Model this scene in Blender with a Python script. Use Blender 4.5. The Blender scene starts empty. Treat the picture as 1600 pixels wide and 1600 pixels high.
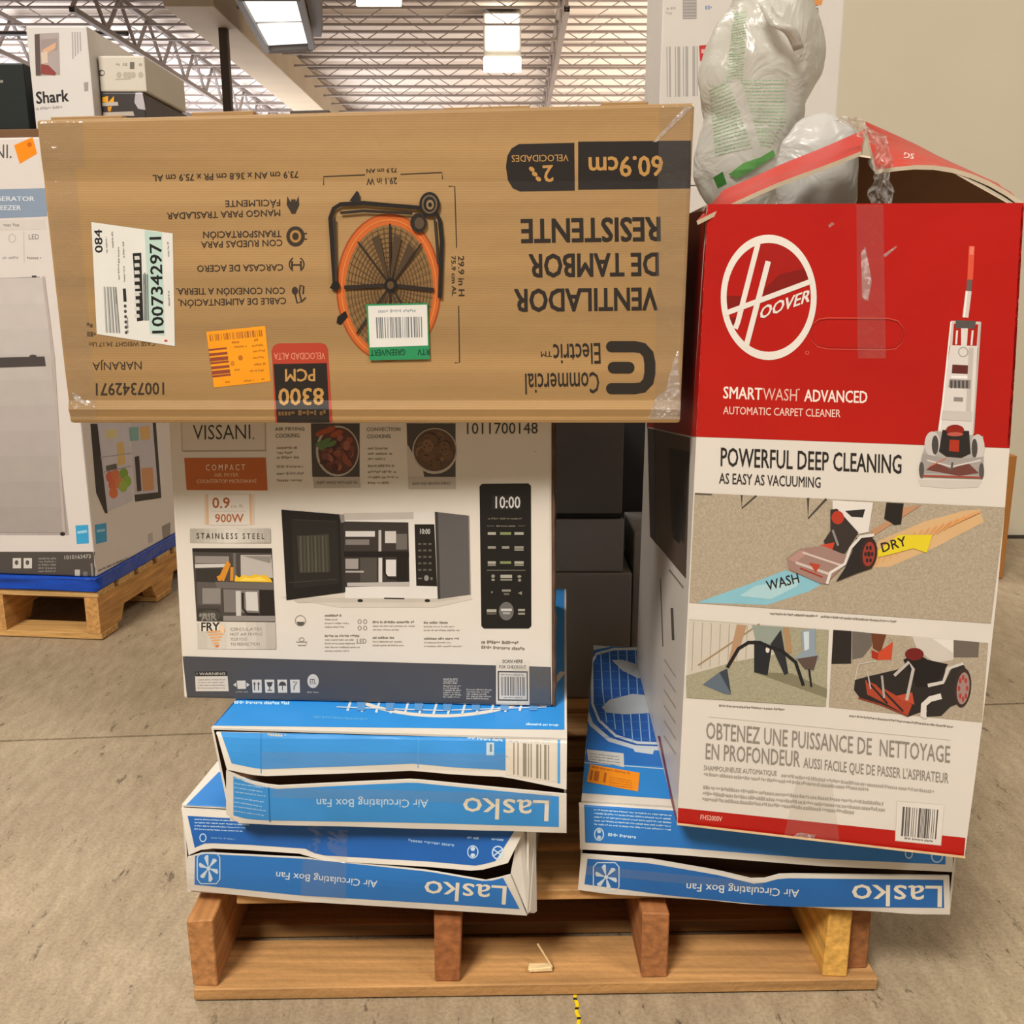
import bpy, bmesh, math, random
from mathutils import Vector, noise
from mathutils.geometry import tessellate_polygon
from mathutils.bvhtree import BVHTree
random.seed(7)
SC = bpy.context.scene
COL = SC.collection
# ------------------------------------------------------------------ camera
F = 1520.0; TH = math.radians(13.0); CAM = Vector((0, -1.13, 0.93))
FWD = Vector((0, math.cos(TH), -math.sin(TH))); UPV = Vector((0, math.sin(TH), math.cos(TH))); RGT = Vector((1, 0, 0))
cd = bpy.data.cameras.new('camera'); cam = bpy.data.objects.new('camera', cd); COL.objects.link(cam)
cam.location = CAM; cam.rotation_euler = (math.pi/2 - TH, 0, 0)
cd.sensor_width = 36; cd.lens = F/1600*36; cd.clip_start = 0.05; cd.clip_end = 300
SC.camera = cam
# ------------------------------------------------------------------ world, lights, exposure
W = bpy.data.worlds.new('world'); SC.world = W; W.use_nodes = True
W.node_tree.nodes['Background'].inputs[0].default_value = (1.0, 0.93, 0.86, 1)
W.node_tree.nodes['Background'].inputs[1].default_value = 0.33
def area(name, loc, target, sx, sy, power, color):
    l = bpy.data.lights.new(name, 'AREA'); l.shape = 'RECTANGLE'; l.size = sx; l.size_y = sy
    l.energy = power; l.color = color
    o = bpy.data.objects.new(name, l); COL.objects.link(o); o.location = loc
    o.rotation_euler = (Vector(target)-Vector(loc)).to_track_quat('-Z', 'Y').to_euler()
area('high_bay_light_key', (-2.6, -4.6, 6.6), (0, 0, .5), 2.2, 1.6, 1120, (1.0, .95, .88))
area('high_bay_light_right', (4.5, -3.5, 7.0), (.6, 0, .5), 1.6, 1.6, 300, (1.0, .93, .85))
area('high_bay_light_back', (-3.0, 4.0, 7.2), (-1.5, 2, .5), 2.0, 2.0, 420, (1.0, .95, .9))
area('added_uplight_left', (-13, 34, 2.0), (-12, 35, 8), 9, 34, 7600, (.96, .95, 1.0))  # added uplight that whitens the ceiling, no fixture hangs here
area('added_uplight_right', (8, 34, 2.0), (8, 35, 8), 12, 34, 5400, (1.0, .86, .72))  # added warm uplight for the right of the ceiling, no fixture here
SC.view_settings.view_transform = 'Standard'; SC.view_settings.look = 'None'
SC.view_settings.gamma = 1; SC.view_settings.use_curve_mapping = False
SC.view_settings.exposure = -0.58
# ------------------------------------------------------------------ pixel -> place (1600 x 1600 frame)
def ray(px, py): return FWD + RGT*((px-800)/F) - UPV*((py-800)/F)
def PY(px, py, Y):
    d = ray(px, py); return CAM + d*((Y-CAM.y)/d.y)
def PZ(px, py, Z):
    d = ray(px, py); return CAM + d*((Z-CAM.z)/d.z)
# ------------------------------------------------------------------ materials
def lin(c):
    if isinstance(c, str): c = tuple(int(c[i:i+2], 16) for i in (0, 2, 4))
    return tuple((v/255/12.92 if v/255 <= .04045 else ((v/255+.055)/1.055)**2.4) for v in c)
MC = {}
def mat(c, rough=.5, var=.05, sc=(18, 18, 18), bump=0., bsc=60., metal=0., lines=0., name=None, detail=4, emit=0):
    key = (str(c), rough, var, sc, bump, bsc, metal, lines, emit)
    if key in MC: return MC[key]
    m = bpy.data.materials.new(name or 'm'); m.use_nodes = True; nt = m.node_tree; N = nt.nodes; L = nt.links
    b = N['Principled BSDF']; b.inputs['Roughness'].default_value = rough; b.inputs['Metallic'].default_value = metal
    b.inputs['Specular IOR Level'].default_value = .35
    col = lin(c)
    tc = N.new('ShaderNodeTexCoord'); mp = N.new('ShaderNodeMapping'); L.new(tc.outputs['Object'], mp.inputs[0]); mp.inputs['Scale'].default_value = sc
    if var > 0:
        nz = N.new('ShaderNodeTexNoise'); nz.inputs['Scale'].default_value = 1; nz.inputs['Detail'].default_value = detail
        L.new(mp.outputs[0], nz.inputs['Vector'])
        cr = N.new('ShaderNodeValToRGB'); L.new(nz.outputs['Fac'], cr.inputs[0])
        cr.color_ramp.elements[0].position = .3; cr.color_ramp.elements[1].position = .7
        cr.color_ramp.elements[0].color = tuple(min(1, v*(1-var)) for v in col)+(1,)
        cr.color_ramp.elements[1].color = tuple(min(1, v*(1+var)) for v in col)+(1,)
        out = cr.outputs[0]
        if lines > 0:
            wv = N.new('ShaderNodeTexWave'); wv.bands_direction = 'Z'; wv.inputs['Scale'].default_value = 120; wv.inputs['Distortion'].default_value = .6
            wv.inputs['Detail'].default_value = 2; L.new(tc.outputs['Object'], wv.inputs['Vector'])
            mx = N.new('ShaderNodeMix'); mx.data_type = 'RGBA'; mx.blend_type = 'MULTIPLY'; mx.inputs[0].default_value = lines
            L.new(out, mx.inputs[6]); L.new(wv.outputs[0], mx.inputs[7]); out = mx.outputs[2]
        L.new(out, b.inputs['Base Color'])
    else: b.inputs['Base Color'].default_value = col+(1,)
    if bump > 0:
        n2 = N.new('ShaderNodeTexNoise'); n2.inputs['Scale'].default_value = bsc; n2.inputs['Detail'].default_value = 3
        L.new(tc.outputs['Object'], n2.inputs['Vector'])
        bp = N.new('ShaderNodeBump'); bp.inputs['Strength'].default_value = bump; bp.inputs['Distance'].default_value = .01
        L.new(n2.outputs['Fac'], bp.inputs['Height']); L.new(bp.outputs[0], b.inputs['Normal'])
    if emit:
        b.inputs['Emission Color'].default_value = col+(1,); b.inputs['Emission Strength'].default_value = emit
    MC[key] = m; return m
def ink(c):                                  # flat print
    return mat(c, .42, .03, (25, 25, 25), 0, 60, name='ink')
def clear_mat(name, gl, rough, bump, bsc, tint=(1, 1, 1), milk=0):
    m = bpy.data.materials.new(name); m.use_nodes = True; nt = m.node_tree; N = nt.nodes; L = nt.links
    N.remove(N['Principled BSDF']); o = N['Material Output']
    t = N.new('ShaderNodeBsdfTransparent'); t.inputs[0].default_value = tint+(1,)
    g = N.new('ShaderNodeBsdfGlossy'); g.inputs['Roughness'].default_value = rough
    d = N.new('ShaderNodeBsdfDiffuse'); d.inputs[0].default_value = (.8, .78, .74, 1)
    tc = N.new('ShaderNodeTexCoord'); nz = N.new('ShaderNodeTexNoise'); nz.inputs['Scale'].default_value = bsc; nz.inputs['Detail'].default_value = 5
    L.new(tc.outputs['Object'], nz.inputs['Vector']); bp = N.new('ShaderNodeBump'); bp.inputs['Strength'].default_value = bump; bp.inputs['Distance'].default_value = .02
    L.new(nz.outputs['Fac'], bp.inputs['Height']); L.new(bp.outputs[0], g.inputs['Normal'])
    a = N.new('ShaderNodeMixShader'); a.inputs[0].default_value = gl; L.new(t.outputs[0], a.inputs[1]); L.new(g.outputs[0], a.inputs[2])
    c = N.new('ShaderNodeMixShader'); c.inputs[0].default_value = milk; L.new(a.outputs[0], c.inputs[1]); L.new(d.outputs[0], c.inputs[2])
    L.new(c.outputs[0], o.inputs[0]); return m
TAPE = clear_mat('clear_tape', .06, .14, .5, 30, (.97, .965, .95), .03)
WRAP = clear_mat('crumpled_tape', .2, .12, 1.0, 70, (.95, .93, .88), .16)
def wood(c, var=.30): return mat(c, .75, var, (3.5, 85, 85), .2, 90, name='pine')
def woodY(c, var=.28): return mat(c, .75, var, (85, 3.5, 85), .2, 90, name='pine_end')
KRAFT = mat('A68354', .6, .17, (1.1, 8, 24), .08, 40, lines=.13, name='kraft_board')
KIN = mat('6B4A30', .8, .1, (10, 10, 10), name='kraft_inside')
WHITE = mat('DCD3C6', .42, .03, (6, 6, 6), .05, 25, name='white_board')
GREYB = mat('4A4845', .6, .08, (6, 6, 6), name='grey_board')
# ------------------------------------------------------------------ objects
def thing(name, loc, label, cat, group=None):
    o = bpy.data.objects.new(name, None); COL.objects.link(o); o.location = loc; o.empty_display_size = .1
    o['label'] = label; o['category'] = cat
    if group: o['group'] = group
    return o
def origin(p):
    v = Vector((0, 0, 0))
    while p is not None: v = v + p.location; p = p.parent
    return v
def mesh(name, verts, faces, mats, parent=None, mi=None, smooth=False, label=None, kind=None, loc=None):
    me = bpy.data.meshes.new(name)
    base = origin(parent) if parent else Vector((0, 0, 0))
    o0 = Vector(loc) if loc is not None else base
    me.from_pydata([tuple(Vector(v)-o0) for v in verts], [], faces)
    if not isinstance(mats, (list, tuple)): mats = [mats]
    for m in mats: me.materials.append(m)
    if mi: me.polygons.foreach_set('material_index', mi)
    if smooth: me.polygons.foreach_set('use_smooth', [True]*len(me.polygons))
    me.update()
    o = bpy.data.objects.new(name, me); COL.objects.link(o)
    o.location = o0-base
    if parent: o.parent = parent
    if label: o['label'] = label
    if kind: o['kind'] = kind
    return o
def frombm(name, bm, mats, parent=None, **k):
    bm.verts.index_update()
    v = [x.co.copy() for x in bm.verts]; f = [[q.index for q in p.verts] for p in bm.faces]
    mi = [p.material_index for p in bm.faces]; bm.free()
    return mesh(name, v, f, mats, parent, mi, **k)
HEXF = [(0, 1, 2, 3), (7, 6, 5, 4), (0, 4, 5, 1), (1, 5, 6, 2), (2, 6, 7, 3), (3, 7, 4, 0)]
def hexbm(c8, bev=.0, seg=2, skip=()):
    bm = bmesh.new(); vs = [bm.verts.new(v) for v in c8]
    for i, f in enumerate(HEXF):
        if i not in skip: bm.faces.new([vs[k] for k in f])
    bmesh.ops.recalc_face_normals(bm, faces=bm.faces[:])
    if bev: bmesh.ops.bevel(bm, geom=bm.edges[:], offset=bev, segments=seg, affect='EDGES', profile=.6)
    return bm
def cup(bm, towards, wall, deep):
    """open a solid box on the side facing -towards: inset that face and sink it"""
    f = max(bm.faces, key=lambda q: q.normal.dot(-towards)); bm.normal_update()
    bmesh.ops.inset_individual(bm, faces=[f], thickness=wall)
    r = bmesh.ops.extrude_discrete_faces(bm, faces=[f]); g = r['faces'][0]
    for v in g.verts: v.co += towards*deep
    g.material_index = 1
    for e in g.edges:
        for q in e.link_faces: q.material_index = 1
    bmesh.ops.remove_doubles(bm, verts=bm.verts[:], dist=1e-5); return bm
# corner order: front TL,TR,BR,BL then back TL,TR,BR,BL
def box8(x0, x1, y0, y1, z0, z1):
    return [Vector(p) for p in ((x0, y0, z1), (x1, y0, z1), (x1, y0, z0), (x0, y0, z0), (x0, y1, z1), (x1, y1, z1), (x1, y1, z0), (x0, y1, z0))]
def bvh(o):
    me = o.data; M = origin(o)
    return BVHTree.FromPolygons([v.co+M for v in me.vertices], [tuple(p.vertices) for p in me.polygons])
def plane_hit(px, py, p0, n):
    d = ray(px, py); return CAM + d*((p0-CAM).dot(n)/d.dot(n))
def front8(bl, br, tlpx, trpx, depth, zt=None, side=None):
    """front is the upright plane through bl, br; returns 8 corners"""
    n = (br-bl).cross(Vector((0, 0, 1))).normalized()       # towards the camera
    tl = plane_hit(*tlpx, bl, n); tr = plane_hit(*trpx, bl, n)
    if zt is not None: tl.z = zt; tr.z = zt
    back = -n*depth if side is None else Vector(side)*depth
    f = [tl, tr, br.copy(), bl.copy()]
    return f + [v+back for v in f]
# ------------------------------------------------------------------ flat print
GC = {}
def glyphs(s, off):
    k = (s, off)
    if k in GC: return GC[k]
    cu = bpy.data.curves.new('t', 'FONT'); cu.body = s; cu.size = 1; cu.resolution_u = 2; cu.fill_mode = 'BOTH'
    o = bpy.data.objects.new('t', cu); COL.objects.link(o)
    dg = bpy.context.evaluated_depsgraph_get(); me = o.evaluated_get(dg).to_mesh()
    vs = [(v.co.x, v.co.y) for v in me.vertices]; fs = [tuple(p.vertices) for p in me.polygons]
    o.evaluated_get(dg).to_mesh_clear(); bpy.data.objects.remove(o); bpy.data.curves.remove(cu)
    if off > 0:                                  # heavier strokes: the outline laid down four times
        d = off*1.15; n = len(vs); v4 = []; f4 = []
        for i, (a, b) in enumerate(((-d, -d*.6), (d, -d*.6), (-d, d*.6), (d, d*.6))): v4 += [(x+a, y+b) for x, y in vs]; f4 += [tuple(q+i*n for q in f) for f in fs]
        vs, fs = v4, f4
    GC[k] = (vs, fs); return GC[k]
CAPH = max(v[1] for v in glyphs('H', 0)[0])
class Print:
    STEP = .00007; TOL = .00006
    def __init__(s, target, parent):
        s.t = bvh(target); s.p = parent; s.fr(0, 0, 1); s.done = []; s.acc = None
        me = target.data
    def fr(s, ox, oy, k): s.ox, s.oy, s.k = ox, oy, k
    def g(s, q): return (s.ox+q[0]/s.k, s.oy+q[1]/s.k)
    def begin(s, name, label=None):
        s.end(); s.acc = dict(n=name, l=label, items=[])
    def end(s):
        if s.acc:
            I = s.acc['items']; par = list(range(len(I))); G = 5
            def root(i):
                while par[i] != i: i = par[i]
                return i
            for i in range(len(I)):
                for j in range(i):
                    a, b = I[i], I[j]
                    if a[0] < b[1]+G and a[1]+G > b[0] and a[2] < b[3]+G and a[3]+G > b[2]: par[root(i)] = root(j)
            cl = {}
            for i in range(len(I)): cl.setdefault(root(i), []).append(I[i])
            for its in cl.values():                  # one part for each separate mark
                V = []; Fc = []; mi = []; M = []
                for it in its:
                    if it[6] not in M: M.append(it[6])
                    n0 = len(V); V += it[4]; Fc += [tuple(k+n0 for k in f) for f in it[5]]; mi += [M.index(it[6])]*len(it[5])
                mesh(s.acc['n'], V, Fc, M, s.p, mi, label=s.acc['l'])
        s.acc = None
    def put(s, pts, faces, c, m=None, per=10**9):
        """pts in frame coordinates"""
        pts = [s.g(q) for q in pts]
        x0 = min(q[0] for q in pts); x1 = max(q[0] for q in pts); y0 = min(q[1] for q in pts); y1 = max(q[1] for q in pts)
        lv = 1
        for b in s.done:
            if b[0] < x1 and b[1] > x0 and b[2] < y1 and b[3] > y0 and b[4] >= lv: lv = b[4]+1
        s.done.append((x0, x1, y0, y1, lv))
        cx = sum(q[0] for q in pts)/len(pts); cy = sum(q[1] for q in pts)/len(pts); vs = []; off = .0002+s.STEP*lv
        def cast(q, ex=0):
            for k in range(60):                      # print never runs past the edge of its face
                f = 1-k/60; d = ray(cx+(q[0]-cx)*f, cy+(q[1]-cy)*f).normalized(); h = s.t.ray_cast(CAM, d)
                if h[0] is not None:
                    n = h[1] if h[1].dot(d) < 0 else -h[1]; return h[0]+n*(off+ex)
            return None
        exs = [(i//per)*.000013 for i in range(len(pts))]
        for i, q in enumerate(pts):
            v = cast(q, exs[i])
            if v is None: return
            vs.append(v)
        # follow the face where it bends: split edges whose middle leaves the face
        tri = []
        for f in faces:
            if len(f) == 3: tri.append(tuple(f))
            elif len(f) == 4: tri += [(f[0], f[1], f[2]), (f[0], f[2], f[3])]
            else:
                ok = tessellate_polygon([[Vector((pts[k][0], pts[k][1], 0)) for k in f]])
                tri += [tuple(f[k] for k in t) for t in ok]
        for _ in range(7):
            mid = {}; seen = set()
            for t in tri:
                for a, b in ((t[0], t[1]), (t[1], t[2]), (t[2], t[0])):
                    e = (a, b) if a < b else (b, a)
                    if e in seen: continue
                    seen.add(e)
                    if math.dist(pts[a], pts[b]) < 1.5: continue
                    q = ((pts[a][0]+pts[b][0])/2, (pts[a][1]+pts[b][1])/2); v = cast(q, exs[a])
                    if v is None: continue
                    if (v-(vs[a]+vs[b])/2).length > max(.00006, s.TOL): mid[e] = len(vs); pts.append(q); vs.append(v); exs.append(exs[a])
            if not mid: break
            out = []
            for t in tri:
                em = [mid.get((min(t[i], t[(i+1) % 3]), max(t[i], t[(i+1) % 3]))) for i in range(3)]
                k = sum(x is not None for x in em)
                if k == 0: out.append(t)
                elif k == 3: out += [(t[0], em[0], em[2]), (em[0], t[1], em[1]), (em[2], em[1], t[2]), (em[0], em[1], em[2])]
                elif k == 1:
                    i = [x is not None for x in em].index(True); A, B, C_ = t[i], t[(i+1) % 3], t[(i+2) % 3]; out += [(A, em[i], C_), (em[i], B, C_)]
                else:
                    i = [x is None for x in em].index(True); A, B, C_ = t[i], t[(i+1) % 3], t[(i+2) % 3]; p, r_ = em[(i+1) % 3], em[(i+2) % 3]
                    out += [(A, B, p), (A, p, r_), (r_, p, C_)]
            tri = out
        faces = tri
        s.acc['items'].append((x0, x1, y0, y1, vs, faces, m or ink(c)))
    def q(s, a, b, c, d, col, m=None, n=None):
        """quad a b c d (round the outline) as a small grid"""
        e = max(math.dist(s.g(a), s.g(b)), math.dist(s.g(d), s.g(c))); h = max(math.dist(s.g(a), s.g(d)), math.dist(s.g(b), s.g(c)))
        nu = n or max(1, int(e/45)); nv = n or max(1, int(h/45)); P = []; Fc = []
        for j in range(nv+1):
            for i in range(nu+1):
                u, v = i/nu, j/nv
                P.append(tuple((a[k]*(1-u)+b[k]*u)*(1-v)+(d[k]*(1-u)+c[k]*u)*v for k in (0, 1)))
        for j in range(nv):
            for i in range(nu):
                t = j*(nu+1)+i; Fc.append((t, t+1, t+nu+2, t+nu+1))
        s.put(P, Fc, col, m)
    def r(s, x0, y0, x1, y1, col, m=None): s.q((x0, y0), (x1, y0), (x1, y1), (x0, y1), col, m)
    def grad(s, a, b, c, d, c0, c1, n=8):
        c0 = [int(c0[i:i+2], 16) for i in (0, 2, 4)]; c1 = [int(c1[i:i+2], 16) for i in (0, 2, 4)]
        for j in range(n):
            t0, t1 = j/n, (j+1)/n; L = lambda p, q, t: (p[0]+(q[0]-p[0])*t, p[1]+(q[1]-p[1])*t)
            cc = '%02X%02X%02X' % tuple(int(c0[k]+(c1[k]-c0[k])*(j+.5)/n) for k in range(3))
            s.q(L(a, d, t0), L(b, c, t0), L(b, c, t1), L(a, d, t1), cc)
    def poly(s, pts, col, m=None): s.put(pts, [tuple(range(len(pts)))], col, m)
    def ell(s, cx, cy, rx, ry, col, n=28, rot=0, m=None):
        P = []
        for i in range(n):
            a = 2*math.pi*i/n; x, y = rx*math.cos(a), ry*math.sin(a)
            P.append((cx+x*math.cos(rot)-y*math.sin(rot), cy+x*math.sin(rot)+y*math.cos(rot)))
        s.poly(P, col, m)
    def ring(s, cx, cy, rx, ry, w, col, n=40, a0=0, a1=360, wy=None):
        P = []; wy = wy or w; k = n+1
        for i in range(k):
            a = math.radians(a0+(a1-a0)*i/n)
            P.append((cx+rx*math.cos(a), cy+ry*math.sin(a))); P.append((cx+(rx-w)*math.cos(a), cy+(ry-wy)*math.sin(a)))
        s.put(P, [(2*i, 2*i+2, 2*i+3, 2*i+1) for i in range(n)], col)
    def ln(s, pts, w, col, cap=False):
        P = []; n = len(pts)
        for i, p in enumerate(pts):
            a = pts[max(0, i-1)]; b = pts[min(n-1, i+1)]; dx, dy = b[0]-a[0], b[1]-a[1]; l = math.hypot(dx, dy) or 1
            nx, ny = -dy/l*w/2, dx/l*w/2
            P += [(p[0]+nx, p[1]+ny), (p[0]-nx, p[1]-ny)]
        s.put(P, [(2*i, 2*i+2, 2*i+3, 2*i+1) for i in range(n-1)], col)
        if cap:
            for p in (pts[0], pts[-1]): s.ell(p[0], p[1], w/2, w/2, col, 16)
    def tx(s, t, p0, p1, h, col, off=0., up=None):
        vs, fs = glyphs(t, off); x0 = min(v[0] for v in vs); x1 = max(v[0] for v in vs)
        dx, dy = p1[0]-p0[0], p1[1]-p0[1]; l = math.hypot(dx, dy)
        if up is None: up = (dy/l, -dx/l)
        s.put([(p0[0]+dx*(v[0]-x0)/(x1-x0)+up[0]*h*v[1]/CAPH, p0[1]+dy*(v[0]-x0)/(x1-x0)+up[1]*h*v[1]/CAPH) for v in vs], fs, col, None, len(vs)//4 if off > 0 else 10**9)
    def bars(s, a, b, c, d, col, n=24, fill=.5, seed=1):
        """barcode between edges a-d and b-c"""
        R = random.Random(seed); P = []; Fc = []; t = 0; w = []
        for i in range(n*2): w.append(R.choice((1, 1, 2, 3)) * (fill if i % 2 == 0 else 1-fill))
        S = sum(w[:-1]); L = lambda p, q, t: (p[0]+(q[0]-p[0])*t, p[1]+(q[1]-p[1])*t)
        for i in range(n*2-1):
            if i % 2 == 0:
                k = len(P); P += [L(a, b, t/S), L(a, b, (t+w[i])/S), L(d, c, (t+w[i])/S), L(d, c, t/S)]; Fc.append((k, k+1, k+2, k+3))
            t += w[i]
        s.put(P, Fc, col)
    def fine(s, p0, p1, h, col, seed=0, gap=.25):
        """a line of print too small to read"""
        R = random.Random(seed); dx, dy = p1[0]-p0[0], p1[1]-p0[1]; l = math.hypot(dx, dy); ux, uy = dx/l, dy/l; t = 0; P = []; Fc = []
        while t < l:
            for _ in range(R.randint(2, 9)):
                w = h*R.uniform(.35, .7)
                if t+w > l: break
                y0 = 0 if R.random() < .75 else h*.3; y1 = h*R.choice((.75, .75, 1)); k = len(P)
                for (a, b) in ((t, y0), (t+w, y0), (t+w, y1), (t, y1)): P.append((p0[0]+ux*a+uy*b, p0[1]+uy*a-ux*b))
                Fc.append((k, k+1, k+2, k+3)); t += w+h*.16
            t += h*gap*2
            if t+h*.3 > l: break
        if Fc: s.put(P, Fc, col)
# ------------------------------------------------------------------ THE SETTING
def floor():
    # concrete slab with a saw-cut joint across it
    a = PZ(0, 1158, 0); b = PZ(1570, 1100, 0); sl = (b.y-a.y)/(b.x-a.x); jy = lambda x: a.y+sl*(x-a.x)
    g = .004; X0, X1 = -45, 45
    V = [(X0, -20, 0), (X1, -20, 0), (X1, jy(X1)-g, 0), (X0, jy(X0)-g, 0), (X0, jy(X0)-g, -.012), (X1, jy(X1)-g, -.012), (X1, jy(X1)+g, -.012), (X0, jy(X0)+g, -.012),
         (X0, jy(X0)+g, 0), (X1, jy(X1)+g, 0), (X1, 62, 0), (X0, 62, 0)]
    m = bpy.data.materials.new('concrete'); m.use_nodes = True; nt = m.node_tree; N = nt.nodes; L = nt.links; bs = N['Principled BSDF']
    bs.inputs['Roughness'].default_value = .55; bs.inputs['Specular IOR Level'].default_value = .3
    tc = N.new('ShaderNodeTexCoord')
    def nz(scale, det, rot=0, sx=1, sy=1, rough=.6):
        mp = N.new('ShaderNodeMapping'); mp.inputs['Rotation'].default_value = (0, 0, rot); mp.inputs['Scale'].default_value = (sx, sy, 1)
        L.new(tc.outputs['Object'], mp.inputs[0]); n = N.new('ShaderNodeTexNoise'); n.inputs['Scale'].default_value = scale; n.inputs['Detail'].default_value = det
        n.inputs['Roughness'].default_value = rough; L.new(mp.outputs[0], n.inputs['Vector']); return n
    def ramp(src, p0, c0, p1, c1):
        r = N.new('ShaderNodeValToRGB'); r.color_ramp.elements[0].position = p0; r.color_ramp.elements[1].position = p1
        r.color_ramp.elements[0].color = c0; r.color_ramp.elements[1].color = c1; L.new(src.outputs['Fac'], r.inputs[0]); return r
    def mul(a_, b_, f):
        mx = N.new('ShaderNodeMix'); mx.data_type = 'RGBA'; mx.blend_type = 'MULTIPLY'; mx.inputs[0].default_value = f
        L.new(a_.outputs[0] if a_.bl_idname != 'ShaderNodeMix' else a_.outputs[2], mx.inputs[6]); L.new(b_.outputs[0], mx.inputs[7]); return mx
    c1 = ramp(nz(2.2, 8), .3, lin('9C8A70')+(1,), .7, lin('B9A88C')+(1,))
    c2 = ramp(nz(20, 7, .75, 2.4, .7), .36, (.74, .72, .70, 1), .64, (1, 1, 1, 1))
    c3 = ramp(nz(170, 5, 0, 1, 1, .8), .38, (.66, .65, .63, 1), .56, (1, 1, 1, 1))
    c4 = ramp(nz(15, 6, .8, 2.6, .8, .8), .355, (.2, .19, .18, 1), .41, (1, 1, 1, 1))
    r = mul(mul(mul(c1, c2, .75), c3, .8), c4, .8)
    L.new(r.outputs[2], bs.inputs['Base Color'])
    bp = N.new('ShaderNodeBump'); bp.inputs['Strength'].default_value = .05; bp.inputs['Distance'].default_value = .004
    n = nz(90, 4); L.new(n.outputs['Fac'], bp.inputs['Height']); L.new(bp.outputs[0], bs.inputs['Normal'])
    mesh('floor', V, [(0, 1, 2, 3), (3, 2, 5, 4), (4, 5, 6, 7), (7, 6, 9, 8), (8, 9, 10, 11)], m, kind='structure')
floor()
CZ = 8.0
def bar(V, Fc, a, b, w):
    a = Vector(a); b = Vector(b); d = (b-a).normalized(); u = d.cross(Vector((0, .3, 1))).normalized()*w/2; v = d.cross(u).normalized()*w/2; k = len(V)
    for p in (a, b): V += [p+u+v, p-u+v, p-u-v, p+u-v]
    Fc += [(k, k+1, k+5, k+4), (k+1, k+2, k+6, k+5), (k+2, k+3, k+7, k+6), (k+3, k, k+4, k+7)]
def ceiling():
    cm = mat('E6DCD2', .8, .05, (.3, .6, 1), name='ceiling_deck')
    # corrugated deck
    V = []; Fc = []; X0, X1 = -34, 30; y = -14; i = 0
    while y < 61:
        for (yy, z) in ((y, CZ), (y+.5, CZ), (y+.6, CZ+.08), (y+.9, CZ+.08)): V += [(X0, yy, z), (X1, yy, z)]
        y += 1.0
    n = len(V)//2
    Fc = [(2*k, 2*k+1, 2*k+3, 2*k+2) for k in range(n-1)]
    c = mesh('ceiling', V, Fc, cm, kind='structure')
    jm = mat('968C87', .6, .1, (1, 1, 1), name='joist_steel')
    jd = mat('8E8580', .6, .1, (1, 1, 1), name='girder_steel')
    k = 0; y = 22.6
    V = []; Fc = []
    z1, z0 = -.06, -.62; X0, X1 = -21.0, 9.0
    bar(V, Fc, (X0, 0, z1), (X1, 0, z1), .06); bar(V, Fc, (X0, 0, z0), (X1, 0, z0), .05)
    x = X0; up = 1; st = .95
    while x < X1-st+.01:
        bar(V, Fc, (x, 0, z0 if up else z1), (x+st, 0, z1 if up else z0), .02); x += st; up = not up
    me = None
    for k in range(17):
        yy = 22.4 + k*1.55
        if me is None:
            o = mesh('joist', [v+Vector((0, yy, CZ)) for v in V], Fc, jm, c, loc=(0, yy, CZ)); me = o.data
        else:
            o = bpy.data.objects.new('joist', me); COL.objects.link(o); o.location = (0, yy, CZ); o.parent = c
    # girders running away from the camera
    V = []; Fc = []; z1, z0 = -.2, -1.15; Y0, Y1 = 22, 52
    bar(V, Fc, (0, Y0, z1), (0, Y1, z1), .12); bar(V, Fc, (0, Y0, z0), (0, Y1, z0), .12)
    yy = Y0; up = 1
    while yy < Y1-.9:
        bar(V, Fc, (0, yy, z0 if up else z1), (0, yy+.95, z1 if up else z0), .07); yy += .95; up = not up
    me = None
    for x in (-17.2, -13.2, -9.6, 1.2, 5.2):
        if me is None:
            o = mesh('girder', [v+Vector((x, 0, CZ)) for v in V], Fc, jd, c, loc=(x, 0, CZ)); me = o.data
        else:
            o = bpy.data.objects.new('girder', me); COL.objects.link(o); o.location = (x, 0, CZ); o.parent = c
    # wide beam that runs down the middle left
    frombm('roof_beam', hexbm(box8(-7.6, -6.5, 22, 54, CZ-1.1, CZ-.25), .03), mat('B7A78F', .7, .06, (1, 1, 1), name='beam_paint'), c)
    # far wall
    frombm('wall_back', hexbm(box8(-34, 30, 60, 60.3, 0, CZ)), mat('B8AC9C', .8, .05, (.3, 1, .3), name='far_wall'), kind='structure')
    # round pipe under the roof
    V = []; Fc = []; bar(V, Fc, (-19, 25, 7.05), (-9.5, 25, 7.05), .08); mesh('trim_1', V, Fc, mat('3A3530', .5, .05, name='pipe'), kind='structure')
    p = PY(350, 60, 23.9)
    frombm('trim_2', hexbm(box8(p.x-.10, p.x+.10, 23.8, 24.0, 0, CZ), .01), mat('4A3F36', .6, .08, (1, 1, 1), name='column_steel'), kind='structure')
ceiling()
def wall():
    Y = 2.46; a = PY(1190, 100, Y).x
    wm = mat('C3B9A2', .7, .03, (2, 2, 2), .03, 30, name='painted_wall')
    frombm('wall_right', hexbm(box8(a, 4.6, Y, Y+.2, 0, 4.4)), wm, kind='structure')
    frombm('baseboard_right', hexbm(box8(a, 4.6, Y-.012, Y, 0, .012)), mat('3B342C', .7, .1, name='wall_joint'), kind='structure')
wall()
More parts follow.
